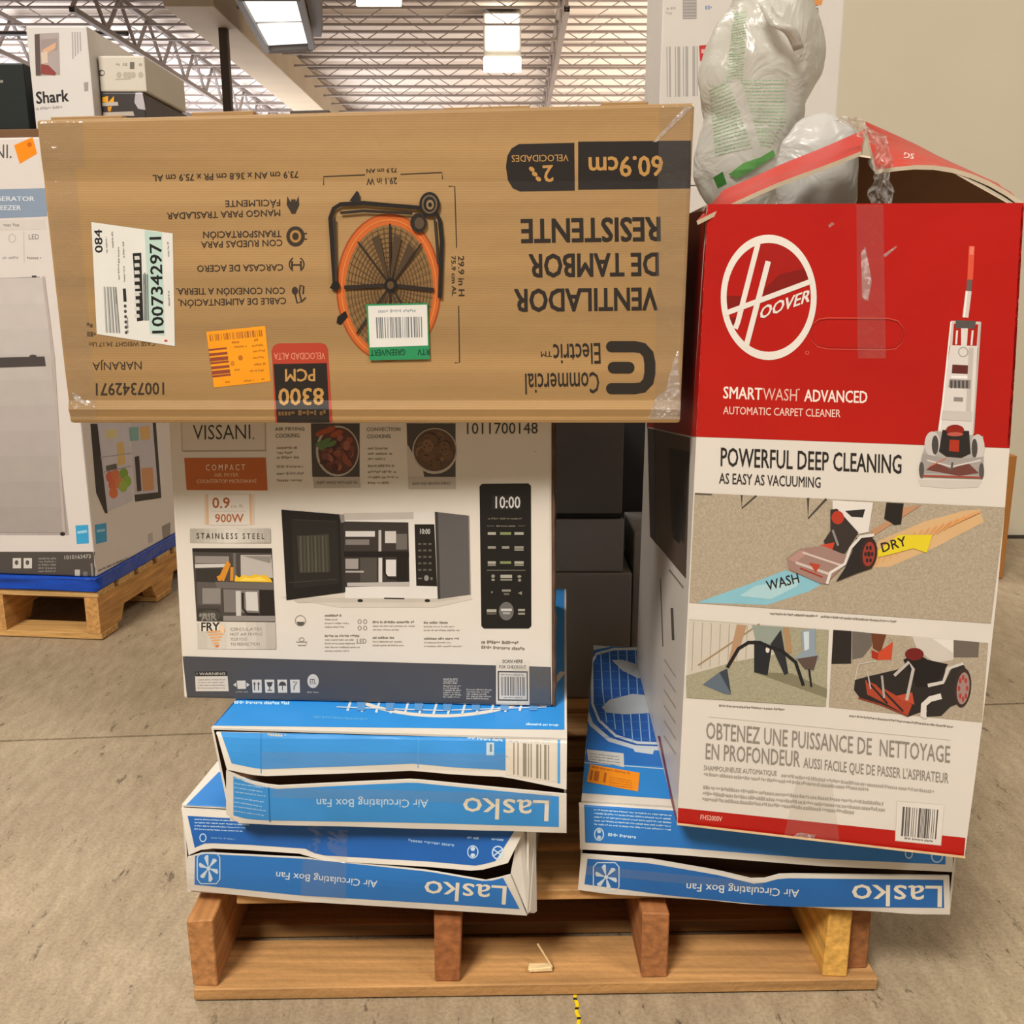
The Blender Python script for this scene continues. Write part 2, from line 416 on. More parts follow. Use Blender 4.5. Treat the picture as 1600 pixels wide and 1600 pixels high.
def lamps():
    hm = mat('B9B6B0', .4, .05, (3, 3, 3), name='lamp_housing'); em = mat('FFF4DC', .5, 0, emit=9, name='lamp_glow')
    def lamp(px, py, D, w, h, label):
        c = PY(px, py, D)
        t = thing('high_bay_lamp', (c.x, c.y, c.z), label, 'lamp', 'lit lamps under the warehouse roof')
        x, y, z = c
        # sloped housing with two glowing panels and hanger rods
        frombm('housing', hexbm([Vector(p) for p in ((x-w/2, y-.25, z+h), (x+w/2, y-.25, z+h), (x+w/2, y-.25, z-.02), (x-w/2, y-.25, z-.02), (x-w/2, y+.5, z+h+.3), (x+w/2, y+.5, z+h+.3), (x+w/2, y+.5, z+h*.5), (x-w/2, y+.5, z+h*.5))], .02), hm, t)
        frombm('glow_panel', hexbm(box8(x-w*.43, x+w*.43, y-.29, y-.255, z+h*.38, z+h*.98)), em, t)
        frombm('glow_panel', hexbm(box8(x-w*.5, x+w*.5, y-.31, y-.255, z, z+h*.25)), em, t)
        for s in (-1, 1): frombm('hanger_rod', hexbm(box8(x+s*w*.4-.02, x+s*w*.4+.02, y, y+.04, z+h, CZ)), hm, t)
    lamp(785, 116, 26.6, .98, 1.42, 'bright rectangular lamp under the roof, above the middle of the kraft box')
    lamp(595, 15, 20.5, .9, 1.0, 'bright lamp under the roof cut by the top edge of the photo')
    # big white trough at the upper left
    a = PY(370, 2, 23.6); b = PY(486, 72, 25)
    t = thing('light_trough', (a.x+.9, 24, 6.6), 'large bright white light trough with grey rim hanging beside the dark column', 'lamp')
    em2 = mat('FFFFFF', .5, 0, emit=2.0, name='trough_glow')
    yb = 24.5
    pts = [PY(372, -10, yb-3.2), PY(468, -10, yb-3.2), PY(488, 70, yb), PY(418, 74, yb)]
    u = Vector((0, .1, .55))
    v = [p for p in pts] + [p+u for p in pts]
    mesh('trough_body', v, [(4, 5, 6, 7), (0, 1, 5, 4), (1, 2, 6, 5), (2, 3, 7, 6), (3, 0, 4, 7), (0, 3, 2, 1)], hm, t)
    dn = Vector((0, -.02, -.03)); c = sum(pts, Vector())/4
    for (s0, s1) in ((.04, .47), (.53, .96)):
        L = lambda p, q, k: p+(q-p)*k
        Q = [L(pts[0], pts[3], s0), L(pts[1], pts[2], s0), L(pts[1], pts[2], s1), L(pts[0], pts[3], s1)]
        Q = [L(p, c, .05)+dn for p in Q]
        mesh('glow_panel', Q+[p+Vector((0, .01, .02)) for p in Q], [(0, 3, 2, 1), (4, 5, 6, 7), (0, 1, 5, 4), (1, 2, 6, 5), (2, 3, 7, 6), (3, 0, 4, 7)], em2, t)
    V = []; Fc = []
    for i in range(4): bar(V, Fc, pts[i]+dn*2, pts[(i+1) % 4]+dn*2, .14)
    mesh('rim', V, Fc, mat('77716C', .5, .05, name='trough_rim'), t)
    q = [PY(478, -5, yb-2.4), PY(500, -5, yb-2.4), PY(502, 58, yb+.1), PY(489, 58, yb+.1)]
    mesh('end_bracket', q+[p+Vector((0, .3, .3)) for p in q], [(0, 3, 2, 1), (4, 5, 6, 7), (0, 1, 5, 4), (1, 2, 6, 5), (2, 3, 7, 6), (3, 0, 4, 7)], mat('6A625C', .5, .05, name='bracket'), t)
    for p in pts[2:]: frombm('hanger_rod', hexbm(box8(p.x-.02, p.x+.02, p.y+.05, p.y+.09, p.z+.4, CZ)), hm, t)
lamps()
# ------------------------------------------------------------------ PALLETS
PZ0 = .139
def pallet():
    A = PZ(305, 1566, 0); B = PZ(1370, 1549, 0); ux = (B-A).normalized(); uy = Vector((-ux.y, ux.x, 0)); Wd = (B-A).length
    A = A+Vector((0, 0, .002))
    t = thing('pallet', A+ux*Wd/2, 'worn wooden pallet on the floor carrying the blue fan boxes', 'pallet')
    def bx(name, x0, x1, y0, y1, z0, z1, m, jig=.002, label=None):
        R = random
        c = [A+ux*(p.x+R.uniform(-jig, jig))+uy*(p.y+R.uniform(-jig, jig))+Vector((0, 0, p.z)) for p in box8(x0, x1, y0, y1, z0, z1)]
        return frombm(name, hexbm(c, .0018, 1), m, t, label=label)
    X = lambda px: (px-305)/1065*Wd
    cols = ['B88A55', 'A87C4A', 'B08655', 'AB8050', 'B58B5A']
    for i, (y0, y1) in enumerate(((0, .098), (.128, .225), (.40, .50), (.66, .76), (.86, .96))):
        bx('bottom_board', 0, Wd, y0, y1, 0, .019, wood(cols[i]))
    zt = .119
    bx('stringer', X(302), X(342), .004, .96, .019, zt, woodY('B07A48'))
    bx('stringer', X(677), X(717), .006, .96, .019, zt, woodY('9A5F35'))
    bx('stringer', X(997), X(1038), .006, .96, .019, zt, woodY('A0683C'))
    bx('stringer', X(1286), X(1324), .003, .96, .019, zt, woodY('D9A550'), label='yellowish new wooden stringer')
    bx('stringer', X(1325), X(1362), .02, .96, .019, zt, woodY('8F5C34'))
    y = .035; i = 0
    ends = [(366, 1330), (300, 1366), (302, 1368), (302, 1366), (304, 1368), (302, 1366), (302, 1368), (302, 1368)]
    for (a, b) in ends:
        bx('deck_board', X(a), X(b), y, min(y+.095, .96), zt, PZ0-.003, wood(cols[(i*2) % 5]), .003); y += .116; i += 1
    return t
pallet()
# splinter on the front board, strap on the floor
def small():
    a = PZ(845, 1528, .02)+Vector((0, .012, .0065)); V = []; Fc = []
    t = thing('wood_splinter', a, 'pale torn wood splinter lying on the front bottom pallet board', 'wood chip')
    bm = hexbm([a+Vector(p) for p in ((-.018, -.006, .002), (.015, -.004, .004), (.017, -.004, -.003), (-.015, -.006, -.003), (-.016, .006, .003), (.012, .006, .003), (.014, .006, -.003), (-.015, .006, -.003))], .001, 1)
    frombm('chip', bm, wood('E3C795', .1), t)
    bar(V, Fc, a+Vector((.016, 0, .001)), a+Vector((-.004, .01, .03)), .0022); mesh('sliver', V, Fc, wood('D8B988', .1), t)
    a = PZ(898, 1556, 0)+Vector((0, .04, 0)); b = PZ(905, 1606, 0)
    t = thing('strap', (a+b)/2, 'thin yellow strap with black marks on the floor under the pallet front', 'strap')
    d = (b-a); n = Vector((d.y, -d.x, 0)).normalized()*.0024; V = []; Fc = []; mi = []
    K = 22
    for i in range(K+1):
        p = a+d*(i/K)+Vector((.0012*math.sin(i*1.1), 0, 0)); V += [p+n+Vector((0, 0, .0012)), p-n+Vector((0, 0, .0012)), p+n, p-n]
    for i in range(K):
        k = 4*i; Fc += [(k, k+4, k+5, k+1), (k+1, k+5, k+7, k+3), (k, k+2, k+6, k+4)]; mi += [1 if i % 4 == 2 else 0]*3
    mesh('band', V, Fc, [mat('E8C81E', .4, .04, name='yellow'), mat('26221C', .5, .05, name='black')], t, mi)
small()
def back_pallet(A, yaw, Wd, Dp, label, cat='pallet', m0='C79A5A', front_open=True):
    ux = Vector((math.cos(yaw), math.sin(yaw), 0)); uy = Vector((-ux.y, ux.x, 0))
    t = thing('pallet', A+Vector((0, 0, .002)), label, cat)
    A = A+Vector((0, 0, .002))
    def bx(name, x0, x1, y0, y1, z0, z1, m):
        frombm(name, hexbm([A+ux*p.x+uy*p.y+Vector((0, 0, p.z)) for p in box8(x0, x1, y0, y1, z0, z1)], .002, 1), m, t)
    for (y0, y1) in ((.0, .09), (Dp/2-.05, Dp/2+.05), (Dp-.09, Dp)): bx('bottom_board', -Wd, 0, y0, y1, 0, .018, wood('C09458'))
    y = 0
    while y < Dp-.05: bx('deck_board', -Wd, 0, y, min(Dp, y+.09), .118, .136, wood('C29A62')); y += .115
    # stringers with two fork notches each
    prof = [(0, .018), (.15*Dp, .018), (.18*Dp, .06), (.40*Dp, .06), (.43*Dp, .018), (.57*Dp, .018), (.60*Dp, .06), (.82*Dp, .06), (.85*Dp, .018), (Dp, .018), (Dp, .118), (0, .118)]
    for x0 in (-.04, -Wd/2, -Wd):
        n = len(prof); V = [A+ux*(x0+dx)+uy*p[0]+Vector((0, 0, p[1])) for dx in (0, .038) for p in prof]
        Fc = [tuple(range(n)), tuple(range(2*n-1, n-1, -1))]+[(i, (i+1) % n, n+(i+1) % n, n+i) for i in range(n)]
        mesh('stringer', V, Fc, woodY('BE8D52'), t)
    return t, ux, uy
# ------------------------------------------------------------------ BLUE FAN BOXES
BLUE = '3A90D6'; BLUED = '205FAC'; BLUEB = '2A76C2'; OFFW = 'E2DACD'  # one printed blue: lower boxes get darker copies for the weaker light there
FANB = mat('DDD6CA', .4, .04, (9, 9, 9), .12, 18, name='fan_box_board')
def fan_carton(bl, br, zb, zt, depth, label, up, low, bulge, topl=None):
    c8 = front8(bl, br, (800, 1000), (900, 1000), depth, zt)
    c8[0] = Vector((bl.x, bl.y, zt)); c8[1] = Vector((br.x, br.y, zt)); back = c8[7]-c8[3]
    c8[4] = c8[0]+back; c8[5] = c8[1]+back
    if topl: c8[0] = PZ(*topl, zt)
    n = (br-bl).cross(Vector((0, 0, 1))).normalized()
    t = thing('fan_box', (bl+br)/2+back/2, label, 'box', 'flat blue and white fan boxes')
    body = frombm('carton', cup(hexbm(c8, 0), -n, .004, .03), [FANB, KIN], t)
    def flap(name, top, bot, dt, db):
        N = 26; rows = 6; V = []
        def at(pl, u):
            x = pl[0][0]+(pl[-1][0]-pl[0][0])*u
            for a, b in zip(pl, pl[1:]):
                if x <= b[0]+1e-6:
                    k = (x-a[0])/((b[0]-a[0]) or 1); return (x, a[1]+(b[1]-a[1])*k)
            return pl[-1]
        for j in range(rows+1):
            v = j/rows; d = dt*(1-v)+db*v+.0015*math.sin(math.pi*v)
            for i in range(N+1):
                u = i/N; a = at(top, u); b = at(bot, u); q = (a[0]+(b[0]-a[0])*v, a[1]+(b[1]-a[1])*v)
                w = noise.noise(Vector((q[0]*.012, q[1]*.02, 3)))*.0018
                p = plane_hit(q[0], q[1], bl+n*(d+w+.001), n); p.z = min(max(p.z, zb+.0008), zt-.0008); V.append(p)
        V = [v+n*.0035 for v in V]; M = len(V); V += [v-n*.0035 for v in V]
        Fc = [(j*(N+1)+i, j*(N+1)+i+1, (j+1)*(N+1)+i+1, (j+1)*(N+1)+i) for j in range(rows) for i in range(N)]
        Fc = [f[::-1] for f in Fc]+[tuple(k+M for k in f) for f in Fc]
        for i in range(N):
            for (p, q) in ((i, i+1), (rows*(N+1)+i+1, rows*(N+1)+i)): Fc.append((p, q, q+M, p+M))
        for j in range(rows):
            for (p, q) in (((j+1)*(N+1), j*(N+1)), (j*(N+1)+N, (j+1)*(N+1)+N)): Fc.append((p, q, q+M, p+M))
        return mesh(name, V, Fc, FANB, t, smooth=False)
    uf = flap('upper_flap', up[0], up[1], .002, bulge); lf = flap('lower_flap', low[0], low[1], bulge, .002)
    return t, body, uf, lf, c8
def inset(P, top, bot, col, it=6, ib=6, il=8, ir=8):
    """coloured field inside a flap's white border"""
    def at(pl, x):
        if x <= pl[0][0]: return pl[0][1]
        for a, b in zip(pl, pl[1:]):
            if x <= b[0]: return a[1]+(b[1]-a[1])*(x-a[0])/((b[0]-a[0]) or 1)
        return pl[-1][1]
    xt0, xt1 = top[0][0]+il, top[-1][0]-ir; xb0, xb1 = bot[0][0]+il, bot[-1][0]-ir; n = 30; R = 6; pts = []; fs = []
    for j in range(R+1):
        for i in range(n+1):
            u = i/n; v = j/R; a = xt0+(xt1-xt0)*u; b = xb0+(xb1-xb0)*u; ya = at(top, a)+it; yb = at(bot, b)-ib
            pts.append((a+(b-a)*v, ya+(yb-ya)*v))
    fs = [(j*(n+1)+i, j*(n+1)+i+1, (j+1)*(n+1)+i+1, (j+1)*(n+1)+i) for j in range(R) for i in range(n)]
    P.put(pts, fs, col)
ZF = .271; ZF2 = .396
Z7 = lambda *p: [(270+x/2.5, 1070+y/2.5) for x, y in p]
Z8 = lambda *p: [(880+x/2.5, 980+y/2.5) for x, y in p]
def fan_boxes():
    SK = 'B9D7EE'
    # --- lower left
    bl, br = PZ(293, 1393, PZ0), PZ(826, 1428, PZ0)
    up = (Z7((38, 478), (210, 488), (700, 505), (1385, 540)), Z7((66, 660), (130, 632), (300, 640), (520, 655), (570, 680), (1000, 705), (1190, 722), (1310, 690)))
    lo = (Z7((62, 668), (120, 652), (520, 672), (1000, 722), (1230, 762), (1320, 738)), Z7((60, 795), (500, 840), (1000, 870), (1385, 895)))
    t, body, uf, lf, c8 = fan_carton(bl, br, PZ0, ZF, .56, 'lowest blue fan box at the pallet left, with lettering upside down', up, lo, .012, (284, 1257))
    P = Print(body, t); P.begin('top_print'); P.fr(270, 1070, 2.5)
    P.poly([(52, 470), (225, 480), (400, 300), (220, 300)], '2F7FCB'); P.ln([(150, 335), (330, 345)], 8, OFFW); P.end()
    P = Print(uf, uf); P.begin('flap_print'); inset(P, *up, BLUED, 13, 6, 8, 20); P.fr(270, 1070, 2.5)
    for i, y in enumerate((527, 540, 552, 565)): P.fine((85, y), (310-12*i, y+9), 5, SK, i)
    P.ring(118, 597, 14, 17, 4, SK, 16); P.ring(1172, 652, 22, 26, 4, 'BFD6EA', 20); P.ring(1270, 655, 24, 27, 5, 'BFD6EA', 20)
    P.ell(1172, 640, 9, 9, 'BFD6EA', 10); P.ell(1172, 665, 9, 8, 'BFD6EA', 10); P.ln([(1250, 640), (1290, 670)], 5, 'BFD6EA'); P.ln([(1290, 640), (1250, 670)], 5, 'BFD6EA')
    P.fine((920, 612), (1105, 632), 12, '8FB4DC', 5); P.fine((1150, 600), (1196, 604), 10, 'A9C6E4', 6); P.fine((1245, 606), (1292, 610), 10, 'A9C6E4', 7); P.fine((150, 600), (245, 606), 7, '6E9CCF', 8)
    P.end()
    P = Print(lf, lf); P.begin('flap_print'); inset(P, *lo, BLUEB, 3, 7, 10, 12); P.fr(270, 1070, 2.5)
    P.tx('Lasko', (1305, 786), (985, 764), 72, 'E6DCC8', .005); P.tx('Air Circulating Box Fan', (800, 765), (405, 729), 27, 'D9E2E8', .004)
    fan_icon(P, 140, 716, 44, 60); P.end()
    P.begin('clear_tape'); P.q((510, 640), (680, 660), (675, 845), (500, 825), '', TAPE); P.end()
    P = Print(uf, uf); P.begin('clear_tape'); P.q((270+520/2.5, 1070+545/2.5), (270+685/2.5, 1070+570/2.5), (270+680/2.5, 1070+695/2.5), (270+525/2.5, 1070+650/2.5), '', TAPE); P.end()
    # bent end flap on its right
    n = (br-bl).cross(Vector((0, 0, 1))).normalized()
    pts = Z7((1350, 572), (1408, 560), (1412, 892), (1385, 890), (1320, 735))
    V = [plane_hit(*q, bl+n*d, n) for q, d in zip(pts, (.004, -.012, -.008, .006, .012))]
    V2 = [v+Vector((.0035, .004, 0)) for v in V]; k = len(V)
    mesh('end_flap', V+V2, [tuple(range(k))[::-1], tuple(range(k, 2*k))]+[(i, (i+1) % k, k+(i+1) % k, k+i) for i in range(k)], FANB, t)
    # --- upper left
    bl, br = PZ(360, 1283, ZF), PZ(884, 1298, ZF)
    up = (Z7((172, 172), (340, 176), (950, 184), (1540, 188)), Z7((215, 326), (340, 352), (700, 340), (940, 330), (1100, 345), (1300, 355), (1538, 404)))
    lo = (Z7((212, 330), (300, 372), (400, 392), (700, 377), (940, 366), (1200, 392), (1538, 424)), Z7((212, 500), (245, 535), (340, 546), (1000, 557), (1538, 573)))
    t, body, uf, lf, c8 = fan_carton(bl, br, ZF, ZF2, .60, 'upper left blue fan box with bowed seam, under the microwave box', up, lo, .010, (330, 1137))
    P = Print(body, t); P.begin('top_print'); P.fr(270, 1070, 2.5)
    P.q((155, 160), (1530, 176), (1530, -420), (205, -420), '2F8FDD', n=14)
    P.ring(1050, -110, 500, 238, 22, OFFW, 44, 15, 165, 12); 
    for i in range(14):
        x = 700+i*56; yb = 100+18*math.sin((i+.5)/14*math.pi); P.ln([(x-18, yb), (x+14, 10), (x+30, -120)], 9, 'D8DEE2')
    for y in (60, 90): P.ln([(640, y), (1050, y+14), (1460, y)], 4, 'CFDCE6')
    for i in range(7): P.r(720+i*112, 66, 752+i*112, 104, '5E97CF')
    P.fine((240, 75), (460, 78), 12, 'BFE0F6', 3); P.fine((550, 130), (760, 140), 9, '5BA6DC', 4); P.fine((1380, 158), (1515, 164), 9, 'BFE0F6', 9)
    P.q((1530, 176), (1546, 178), (1546, -420), (1530, -420), OFFW, n=4); P.end()
    P = Print(uf, uf); P.begin('flap_print'); inset(P, *up, BLUE, 5, 9, 6, 24); P.fr(270, 1070, 2.5)
    P.q((1300, 196), (1500, 205), (1500, 380), (1300, 352), 'D9CFBF'); P.bars((1330, 225), (1470, 235), (1470, 372), (1330, 350), '8F8677', 9, .45, 4)
    P.ln([(1508, 215), (1508, 385)], 10, '4D9BDB'); P.fine((1150, 212), (1292, 222), 10, 'C9D6DC', 3); P.r(1225, 225, 1255, 275, 'BFD2DC'); P.r(1238, 232, 1247, 262, '6C8796')
    P.fine((370, 200), (448, 203), 13, 'B9B6A4', 5); P.ln([(345, 185), (345, 345)], 3, '1E74BE'); P.ln([(960, 190), (958, 325)], 3, '4C9FE0')
    P.end()
    P.begin('clear_tape'); P.q((345, 262), (1300, 268), (1300, 335), (345, 330), '', TAPE); P.end()
    P = Print(lf, lf); P.begin('flap_print'); inset(P, *lo, BLUE, 6, 7, 10, 12); P.fr(270, 1070, 2.5)
    P.tx('Lasko', (1470, 452), (1135, 440), 80, 'E6DCC8', .005); P.tx('Air Circulating Box Fan', (998, 448), (562, 445), 31, 'BFD8EA', .004)
    for i, y in enumerate((372, 392, 408, 425, 448, 465, 482, 500)): P.fine((240, y-6), (365-8*(i % 3), y+12), 5, 'A9D0EC', 40+i)
    P.ln([(375, 400), (380, 535)], 5, '1D66A8'); P.end()
    P.begin('clear_tape'); P.q((390, 400), (1480, 425), (1480, 470), (390, 440), '', TAPE); P.end()
    # --- right
    bl, br = PZ(906, 1390, PZ0), PZ(1484, 1428, PZ0)
    up = (Z8((62, 662), (430, 686), (1000, 750), (1520, 800)), Z8((66, 862), (430, 882), (1000, 927), (1518, 950)))
    lo = (Z8((70, 882), (340, 902), (600, 947), (760, 985), (850, 960), (1505, 967)), Z8((58, 1020), (400, 1066), (850, 1111), (1508, 1116)))
    t, body, uf, lf, c8 = fan_carton(bl, br, PZ0, ZF, .575, 'blue fan box with orange sticker under the red carpet cleaner box', up, lo, .008)
    P = Print(body, t); P.begin('top_print'); P.fr(880, 980, 2.5)
    P.poly([(70, 648), (700, 690), (640, 60), (52, 60)], '2A6FBE')
    P.poly([(70, 648), (420, 672), (395, 545), (64, 530)], '2E86D2')
    P.ln([(62, 528), (420, 556)], 4, 'BBC9D6')
    # printed grille, blades
    P.poly([(110, 95), (500, 90), (500, 470), (240, 460), (150, 410), (110, 330)], '1F57A6')
    P.ln([(380, 66), (190, 68), (105, 85), (82, 130), (84, 310), (110, 380), (180, 440), (280, 470), (450, 478)], 16, 'C4CCD4')
    P.ln([(380, 84), (200, 86), (130, 105), (112, 140), (114, 300), (140, 365), (205, 425), (290, 452), (450, 458)], 10, 'C4CCD4')
    for i in range(10):
        x = 140+i*34; P.ln([(x+6, 92), (x+14, 250), (x+30, 452-max(0, 3-i)*26)], 4, '8FB4DA')
    for j in range(11): P.ln([(120+(j > 7)*22, 110+j*32), (430, 112+j*33)], 2, '4A7FC0')
    P.poly([(190, 130), (230, 128), (330, 160), (345, 205), (290, 200), (230, 170)], 'AEB6BE'); P.poly([(150, 315), (180, 285), (270, 262), (360, 270), (360, 335), (240, 342), (170, 335)], 'AEB6BE')
    P.poly([(270, 468), (355, 480), (350, 498), (280, 488)], 'C9D0D6'); P.end()
    P.begin('paper_label'); P.q((92, 478), (236, 494), (238, 548), (98, 522), 'CBCAC4')
    for i in range(4): P.fine((104, 497+i*11), (222, 511+i*11), 5, '8A8F92', i)
    P.end()
    P.begin('orange_sticker', 'orange price sticker on the box top'); P.q((106, 537), (299, 571), (292, 644), (92, 606), 'F0921E')
    P.bars((108, 560), (170, 571), (165, 610), (102, 598), 'B5601A', 3, .6, 3); P.fine((112, 552), (262, 578), 9, 'C06A1E', 3)
    for i in range(4): P.fine((180, 590+i*10), (270, 606+i*9), 5, 'C8741E', 7+i)
    P.end()
    P = Print(uf, uf); P.begin('flap_print'); inset(P, *up, BLUEB, 12, 9, 8, 10); P.fr(880, 980, 2.5)
    for i in range(5): P.fine((120, 715+i*14), (425, 738+i*14), 6, SK, 10+i)
    P.ring(140, 808, 20, 26, 5, SK, 20); P.ell(140, 796, 8, 8, SK, 10); P.ell(140, 820, 8, 8, SK, 10); P.fine((175, 815), (290, 826), 12, SK, 3)
    P.ring(1460, 892, 24, 28, 5, SK, 20); P.ring(1350, 884, 16, 20, 5, SK, 20); P.end()
    P = Print(lf, lf); P.begin('flap_print'); inset(P, *lo, '2467AE', 8, 8, 10, 8); P.fr(880, 980, 2.5)  # same blue, darkened further for the weaker light
    P.tx('Lasko', (1480, 1010), (1128, 1005), 82, 'E6DCC8', .005); P.tx('Air Circulating Box Fan', (922, 1025), (482, 999), 30, 'DCE0DE', .004)
    fan_icon(P, 168, 975, 50, 56); P.end()
    P.begin('clear_tape'); P.q((90, 930), (780, 995), (780, 1030), (90, 965), '', TAPE); P.end()
def fan_icon(P, cx, cy, rx, ry):
    c = 'C8D6E0'; w = 4
    P.ln([(cx-rx*.7, cy-ry), (cx+rx*.7, cy-ry), (cx+rx, cy-ry*.7), (cx+rx, cy+ry*.7), (cx+rx*.7, cy+ry), (cx-rx*.7, cy+ry), (cx-rx, cy+ry*.7), (cx-rx, cy-ry*.7), (cx-rx*.7, cy-ry)], w, c)
    for k in range(6):
        a = k*math.pi/3+.3; x, y = math.cos(a), math.sin(a)
        P.poly([(cx, cy), (cx+rx*.85*x-8*y, cy+ry*.85*y+8*x), (cx+rx*.9*x, cy+ry*.9*y), (cx+rx*.75*x+10*y, cy+ry*.75*y-10*x)], c)
    P.ell(cx, cy, 8, 8, c, 12)
fan_boxes()
# ------------------------------------------------------------------ MICROWAVE BOX
ZM = .7785
def microwave_box():
    bl, br = PZ(287, 1091, ZF2+.002), PZ(863, 1104, ZF2+.002)
    c8 = front8(bl, br, (260, 651), (862, 651), .42, ZM); 
    c8[0].x += .002
    t = thing('microwave_box', (c8[2]+c8[3]+c8[6]+c8[7])/4, 'white printed microwave oven box with dark grey base band under the kraft box', 'box')
    body = frombm('carton', hexbm(c8, .0035, 2), WHITE, t)
    P = Print(body, t); GY = '6E6558'
    P.begin('base_band'); P.poly([(281, 1025), (860.5, 1042), (861.5, 1102), (288, 1089.5)], '4A4A4E'); P.fr(250, 650, 3.478)
    P.q((190, 1388), (365, 1386), (374, 1495), (195, 1495), 'CFC8BE'); P.q((190, 1388), (365, 1386), (367, 1412), (192, 1414), '2A2826'); P.tx('! WARNING', (200, 1408), (355, 1406), 14, 'D5CEC4')
    for i in range(4): P.fine((205, 1436+i*15), (355, 1435+i*15), 6, '8A857E', i)
    P.q((418, 1438), (465, 1437), (468, 1482), (422, 1483), 'CFC8BE'); P.poly([(398, 1460), (415, 1448), (415, 1472)], 'CFC8BE'); P.poly([(488, 1460), (470, 1448), (471, 1472)], 'CFC8BE')
    P.fine((412, 1502), (480, 1502), 7, '9A968F', 2)
    for i in range(4):
        x = 500+i*69; P.q((x, 1432), (x+52, 1432), (x+54, 1503), (x+4, 1503), 'CFC8BE')
        if i == 0:
            for k in (14, 36): P.ln([(x+k, 1490), (x+k, 1455)], 6, '55534F'); P.poly([(x+k-8, 1458), (x+k+8, 1458), (x+k, 1442)], '55534F')
        if i == 1: P.poly([(x+10, 1445), (x+45, 1445), (x+36, 1470), (x+18, 1470)], '44423F'); P.ln([(x+27, 1470), (x+27, 1490)], 5, '44423F'); P.ln([(x+16, 1490), (x+40, 1490)], 5, '44423F')
        if i == 2: P.poly([(x+6, 1465), (x+14, 1447), (x+27, 1441), (x+42, 1447), (x+50, 1465)], '44423F'); P.ln([(x+28, 1465), (x+28, 1490)], 4, '44423F')
        if i == 3: P.ln([(x+16, 1445), (x+38, 1445), (x+22, 1470), (x+22, 1488)], 6, '6A6864')
    P.ell(832, 1440, 31, 38, 'C8C2B9', 24); P.tx('ETL', (815, 1455), (848, 1455), 26, '4A4A4E', .01); P.fine((800, 1505), (862, 1505), 9, '9A968F', 3)
    P.fr(560, 650, 3.478)
    for i in range(3): P.fine((460, 1432+i*11), (540, 1433+i*11), 8, 'B5AFA8', i)
    for i in range(6): P.fine((460, 1470+i*12), (560-10*(i % 2), 1471+i*12), 8, 'ABA59E', 9+i)
    for i in range(5): P.fine((588, 1490+i*12), (725-14*(i % 3), 1492+i*12), 8, 'ABA59E', 19+i)
    P.end()
    P.begin('barcode_panel'); P.q((748, 1330), (928, 1333), (930, 1572), (748, 1570), 'D8CFC2'); P.tx('SCAN HERE', (783, 1342), (893, 1342), 18, '4A453E', .01); P.tx('FOR CHECKOUT', (765, 1371), (912, 1372), 17, '4A453E', .01)
    P.q((757, 1385), (920, 1387), (922, 1548), (758, 1546), '3A3836'); P.q((764, 1392), (914, 1394), (916, 1541), (765, 1539), 'D2CAC0'); P.bars((775, 1415), (904, 1417), (905, 1520), (776, 1518), '6E6A68', 16, .5, 3)
    P.fine((775, 1408), (900, 1410), 7, '6E6A68', 3); P.fine((790, 1532), (890, 1534), 7, '6E6A68', 4); P.end()
    # brand panel and left column
    P.begin('brand_print'); P.fr(250, 650, 3.478)
    P.poly([(125, 186), (573, 183), (577, 192), (120, 195)], 'A79B8A'); P.poly([(566, 0), (575, 0), (577, 192), (570, 183)], 'B5A997'); P.poly([(112, 0), (122, 0), (125, 186), (117, 192)], 'BDB2A0')
    P.q((120, -30), (568, -30), (571, 183), (125, 186), 'D3C9BA'); P.tx('VISSANI', (180, 128), (492, 124), 78, '3A352F', 0); P.ell(508, 121, 6, 6, '8F8679', 10)
    P.q((132, 228), (575, 226), (585, 405), (145, 402), 'B65E22'); P.tx('C O M P A C T', (250, 296), (462, 294), 32, 'EAD9C4', .004)
    P.tx('AIR FRYER', (295, 330), (428, 329), 20, 'DDB58F', .004); P.tx('COUNTERTOP MICROWAVE', (200, 365), (525, 364), 20, 'E3C4A4', .004)
    for (xa, xb, ca, cb) in ((240, 265, 'D8CDBD', 'D9A678'), (485, 512, 'D9A678', 'D8CDBD')):
        P.grad((xa, 425), (xa, 590), (xb, 590), (xb, 425), ca, cb, 5)
    P.q((262, 425), (484, 425), (490, 592), (266, 592), 'DDD4C7'); P.tx('0.9', (285, 500), (380, 499), 56, 'A6572A', .012); P.tx('cu. ft.', (386, 497), (455, 496), 17, '9A8674', 0)
    P.ln([(280, 518), (470, 517)], 3, 'C9BEAE'); P.tx('900W', (300, 577), (455, 576), 44, 'B0663A', .012)
    P.grad((163, 612), (163, 690), (385, 689), (383, 611), 'A9A294', 'DDD6C9', 6); P.grad((383, 611), (385, 689), (602, 688), (600, 610), 'DDD6C9', 'ABA497', 6)
    P.tx('S T A I N L E S S   S T E E L', (200, 664), (568, 667), 30, '4A443D', .008); P.end()
    P.begin('frying_photo'); K = '26211D'
    P.q((175, 718), (608, 718), (628, 1120), (200, 1115), '4A433E'); P.q((177, 718), (608, 718), (609, 745), (178, 738), K); P.q((190, 760), (375, 762), (375, 800), (192, 800), '8F8781'); P.q((190, 805), (375, 802), (375, 820), (192, 826), 'C9C2BA')
    P.q((195, 830), (330, 830), (330, 900), (196, 910), '35302C'); P.q((438, 755), (605, 755), (615, 880), (440, 870), 'B8B0A8'); P.poly([(450, 760), (600, 800), (605, 760)], '8B847D'); P.q((398, 745), (412, 745), (414, 890), (400, 890), '6E6761')
